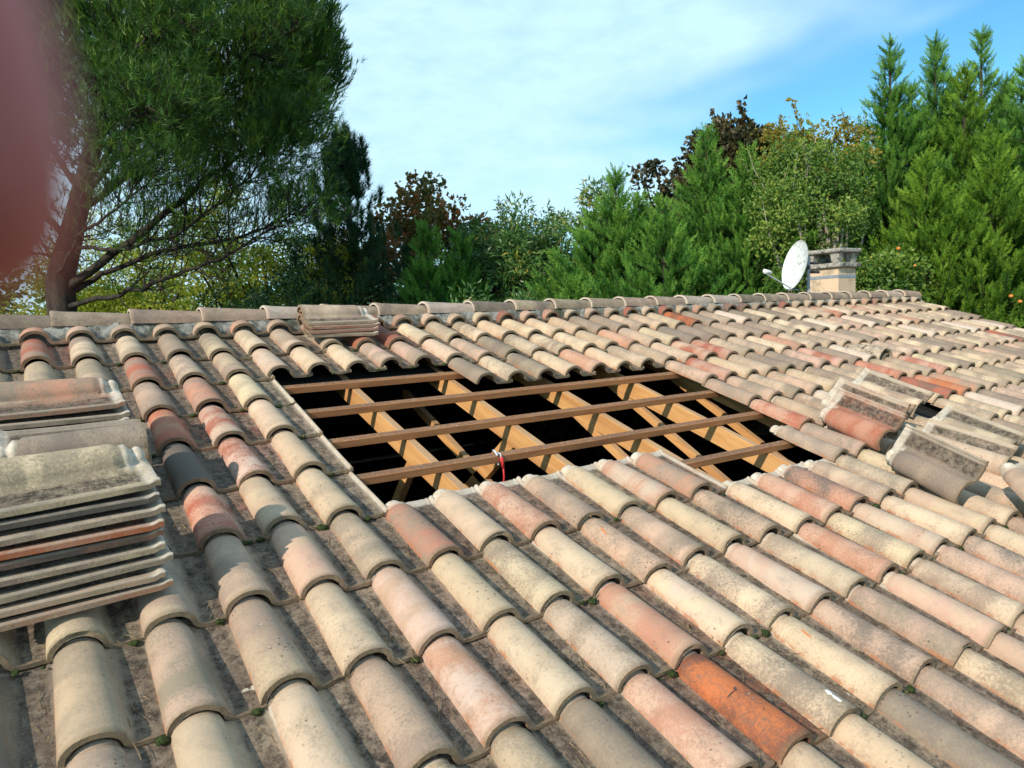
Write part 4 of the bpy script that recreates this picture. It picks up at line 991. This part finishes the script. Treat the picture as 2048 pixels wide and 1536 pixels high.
# ------------------------------------------------------------------ the photographer's hand holding the phone, one finger reaching in front of the lens
def cs_(x, y, z): return np.array(CAM)+CR*x+CU*y-CB*z          # right, up, forward, metres
SKIN = simple_noise('skin', (.50, .125, .105), (.56, .165, .14), 180, .55, .3, .0006)
SKIN.node_tree.nodes['Principled BSDF'].inputs['Subsurface Weight'].default_value = .25
SKIN.node_tree.nodes['Principled BSDF'].inputs['Subsurface Radius'].default_value = (.006, .002, .001)
NAIL = simple_noise('nail', (.62, .38, .33), (.68, .44, .38), 90, .3, 0)
def skin_chain(chains, name, mat, parent):
    """chains: lists of (point, radius); first point of every chain but the first is an index (chain, node) to join"""
    V, E_, Rr = [], [], []; idx = {}
    for ci, ch_ in enumerate(chains):
        prev = None
        for ni, (p_, r_) in enumerate(ch_):
            if isinstance(p_, str):
                a, b_ = map(int, p_.split(',')); prev = idx[(a, b_)]; continue
            V.append(tuple(p_)); Rr.append(r_); idx[(ci, ni)] = len(V)-1
            if prev is not None: E_.append((prev, len(V)-1))
            prev = len(V)-1
    me = bpy.data.meshes.new(name); me.from_pydata(V, E_, []); o = bpy.data.objects.new(name, me); COL.objects.link(o)
    md = o.modifiers.new('skin', 'SKIN'); md.use_smooth_shade = True
    if not me.skin_vertices: me.attributes.new('skin_vertex', 'FLOAT', 'POINT')
    if me.skin_vertices:
        for i, r_ in enumerate(Rr): me.skin_vertices[0].data[i].radius = (r_, r_)
        me.skin_vertices[0].data[0].use_root = True
    ss = o.modifiers.new('sub', 'SUBSURF'); ss.levels = 2; ss.render_levels = 2
    me.materials.append(mat); o.parent = parent; return o
he = empty('person', tuple(cs_(-.12, -.02, -.03)))
ORG = np.array(he.location)
def h_(x, y, z): return cs_(x, y, z)-ORG
ch0 = [(h_(-.115, -.045, -.030), .024), (h_(-.150, -.085, -.055), .020), (h_(-.20, -.14, -.085), .024), (h_(-.29, -.24, -.13), .034), (h_(-.40, -.37, -.19), .040)]
palm = [[('0,0', 0), (h_(-.098, -.005, -.018), .017)],]
chains = [ch0, [('0,0', 0), (h_(-.100, -.010, -.015), .018), (h_(-.094, .026, -.004), .0115), (h_(-.066, .048, .016), .0095), (h_(-.0395, .040, .0235), .0086), (h_(-.0243, .0165, .0228), .0080), (h_(-.0203, .0056, .0222), .0074), (h_(-.0210, .0026, .0218), .0056)],
          [('1,1', 0), (h_(-.090, .006, .006), .0110), (h_(-.068, .012, .026), .0092), (h_(-.048, -.002, .030), .0084), (h_(-.045, -.020, .024), .0072)],
          [('1,1', 0), (h_(-.090, -.016, .007), .0105), (h_(-.070, -.014, .024), .0088), (h_(-.056, -.028, .024), .0078), (h_(-.056, -.042, .017), .0068)],
          [('0,0', 0), (h_(-.094, -.038, .004), .0098), (h_(-.078, -.040, .018), .0080), (h_(-.066, -.052, .017), .0070), (h_(-.066, -.062, .011), .0060)],
          [('0,0', 0), (h_(-.108, -.030, -.045), .0135), (h_(-.082, -.012, -.040), .0105), (h_(-.056, -.002, -.026), .0092), (h_(-.042, .002, -.021), .0075)]]
skin_chain(chains, 'body', SKIN, he)
nb_ = MB(); c0 = h_(-.0222, .0080, .0300); nb_.add([c0+(CR*x+CU*y-CB*z) for (x, y, z) in ((-.003, -.003, -.0016), (.003, -.003, -.0016), (.003, .004, -.0006), (-.003, .004, -.0006), (0, -.0038, -.0006), (0, .0050, 0))], [[0, 4, 5, 3], [4, 1, 2, 5]])
nb_.build('nail', NAIL, he, True)
SLEEVE = simple_noise('dark_sleeve', (.02, .025, .04), (.04, .045, .06), 60, .95, .3, .001)
sb_ = MB(); sb_.tube([h_(-.235, -.18, -.105), h_(-.29, -.24, -.13), h_(-.40, -.37, -.19), h_(-.46, -.44, -.22)], [.043, .047, .055, .058], 16); sb_.build('sleeve', SLEEVE, he, True)
tag(he, 'blurred reddish fingertip of the photographer covering the left edge of the view', 'person')
ph = empty('phone', tuple(cs_(.02, -.01, -.008))); O2 = np.array(ph.location)
PHB = simple_noise('phone_body', (.012, .013, .016), (.02, .02, .024), 30, .35, 0)
def pbox(name, a, c, mat, bev=.001):
    b = MB(); b.box(a, c, None, bev); b.V[0] = np.array([cs_(*q)-O2 for q in b.V[0]]); b.F = [f[::-1] for f in b.F]; b.build(name, mat, ph)
pbox('case', (-.045, -.052, -.0125), (.115, .026, -.0040), PHB, .0015)  # out of frame; widened to keep the sun off the finger
pbox('screen', (-.041, -.048, -.0136), (.111, .022, -.0126), simple_noise('phone_glass', (.01, .01, .012), (.012, .012, .014), 10, .08, 0), .0003)
tag(ph, 'dark phone held in the photographer\'s hand just behind the viewpoint', 'phone')
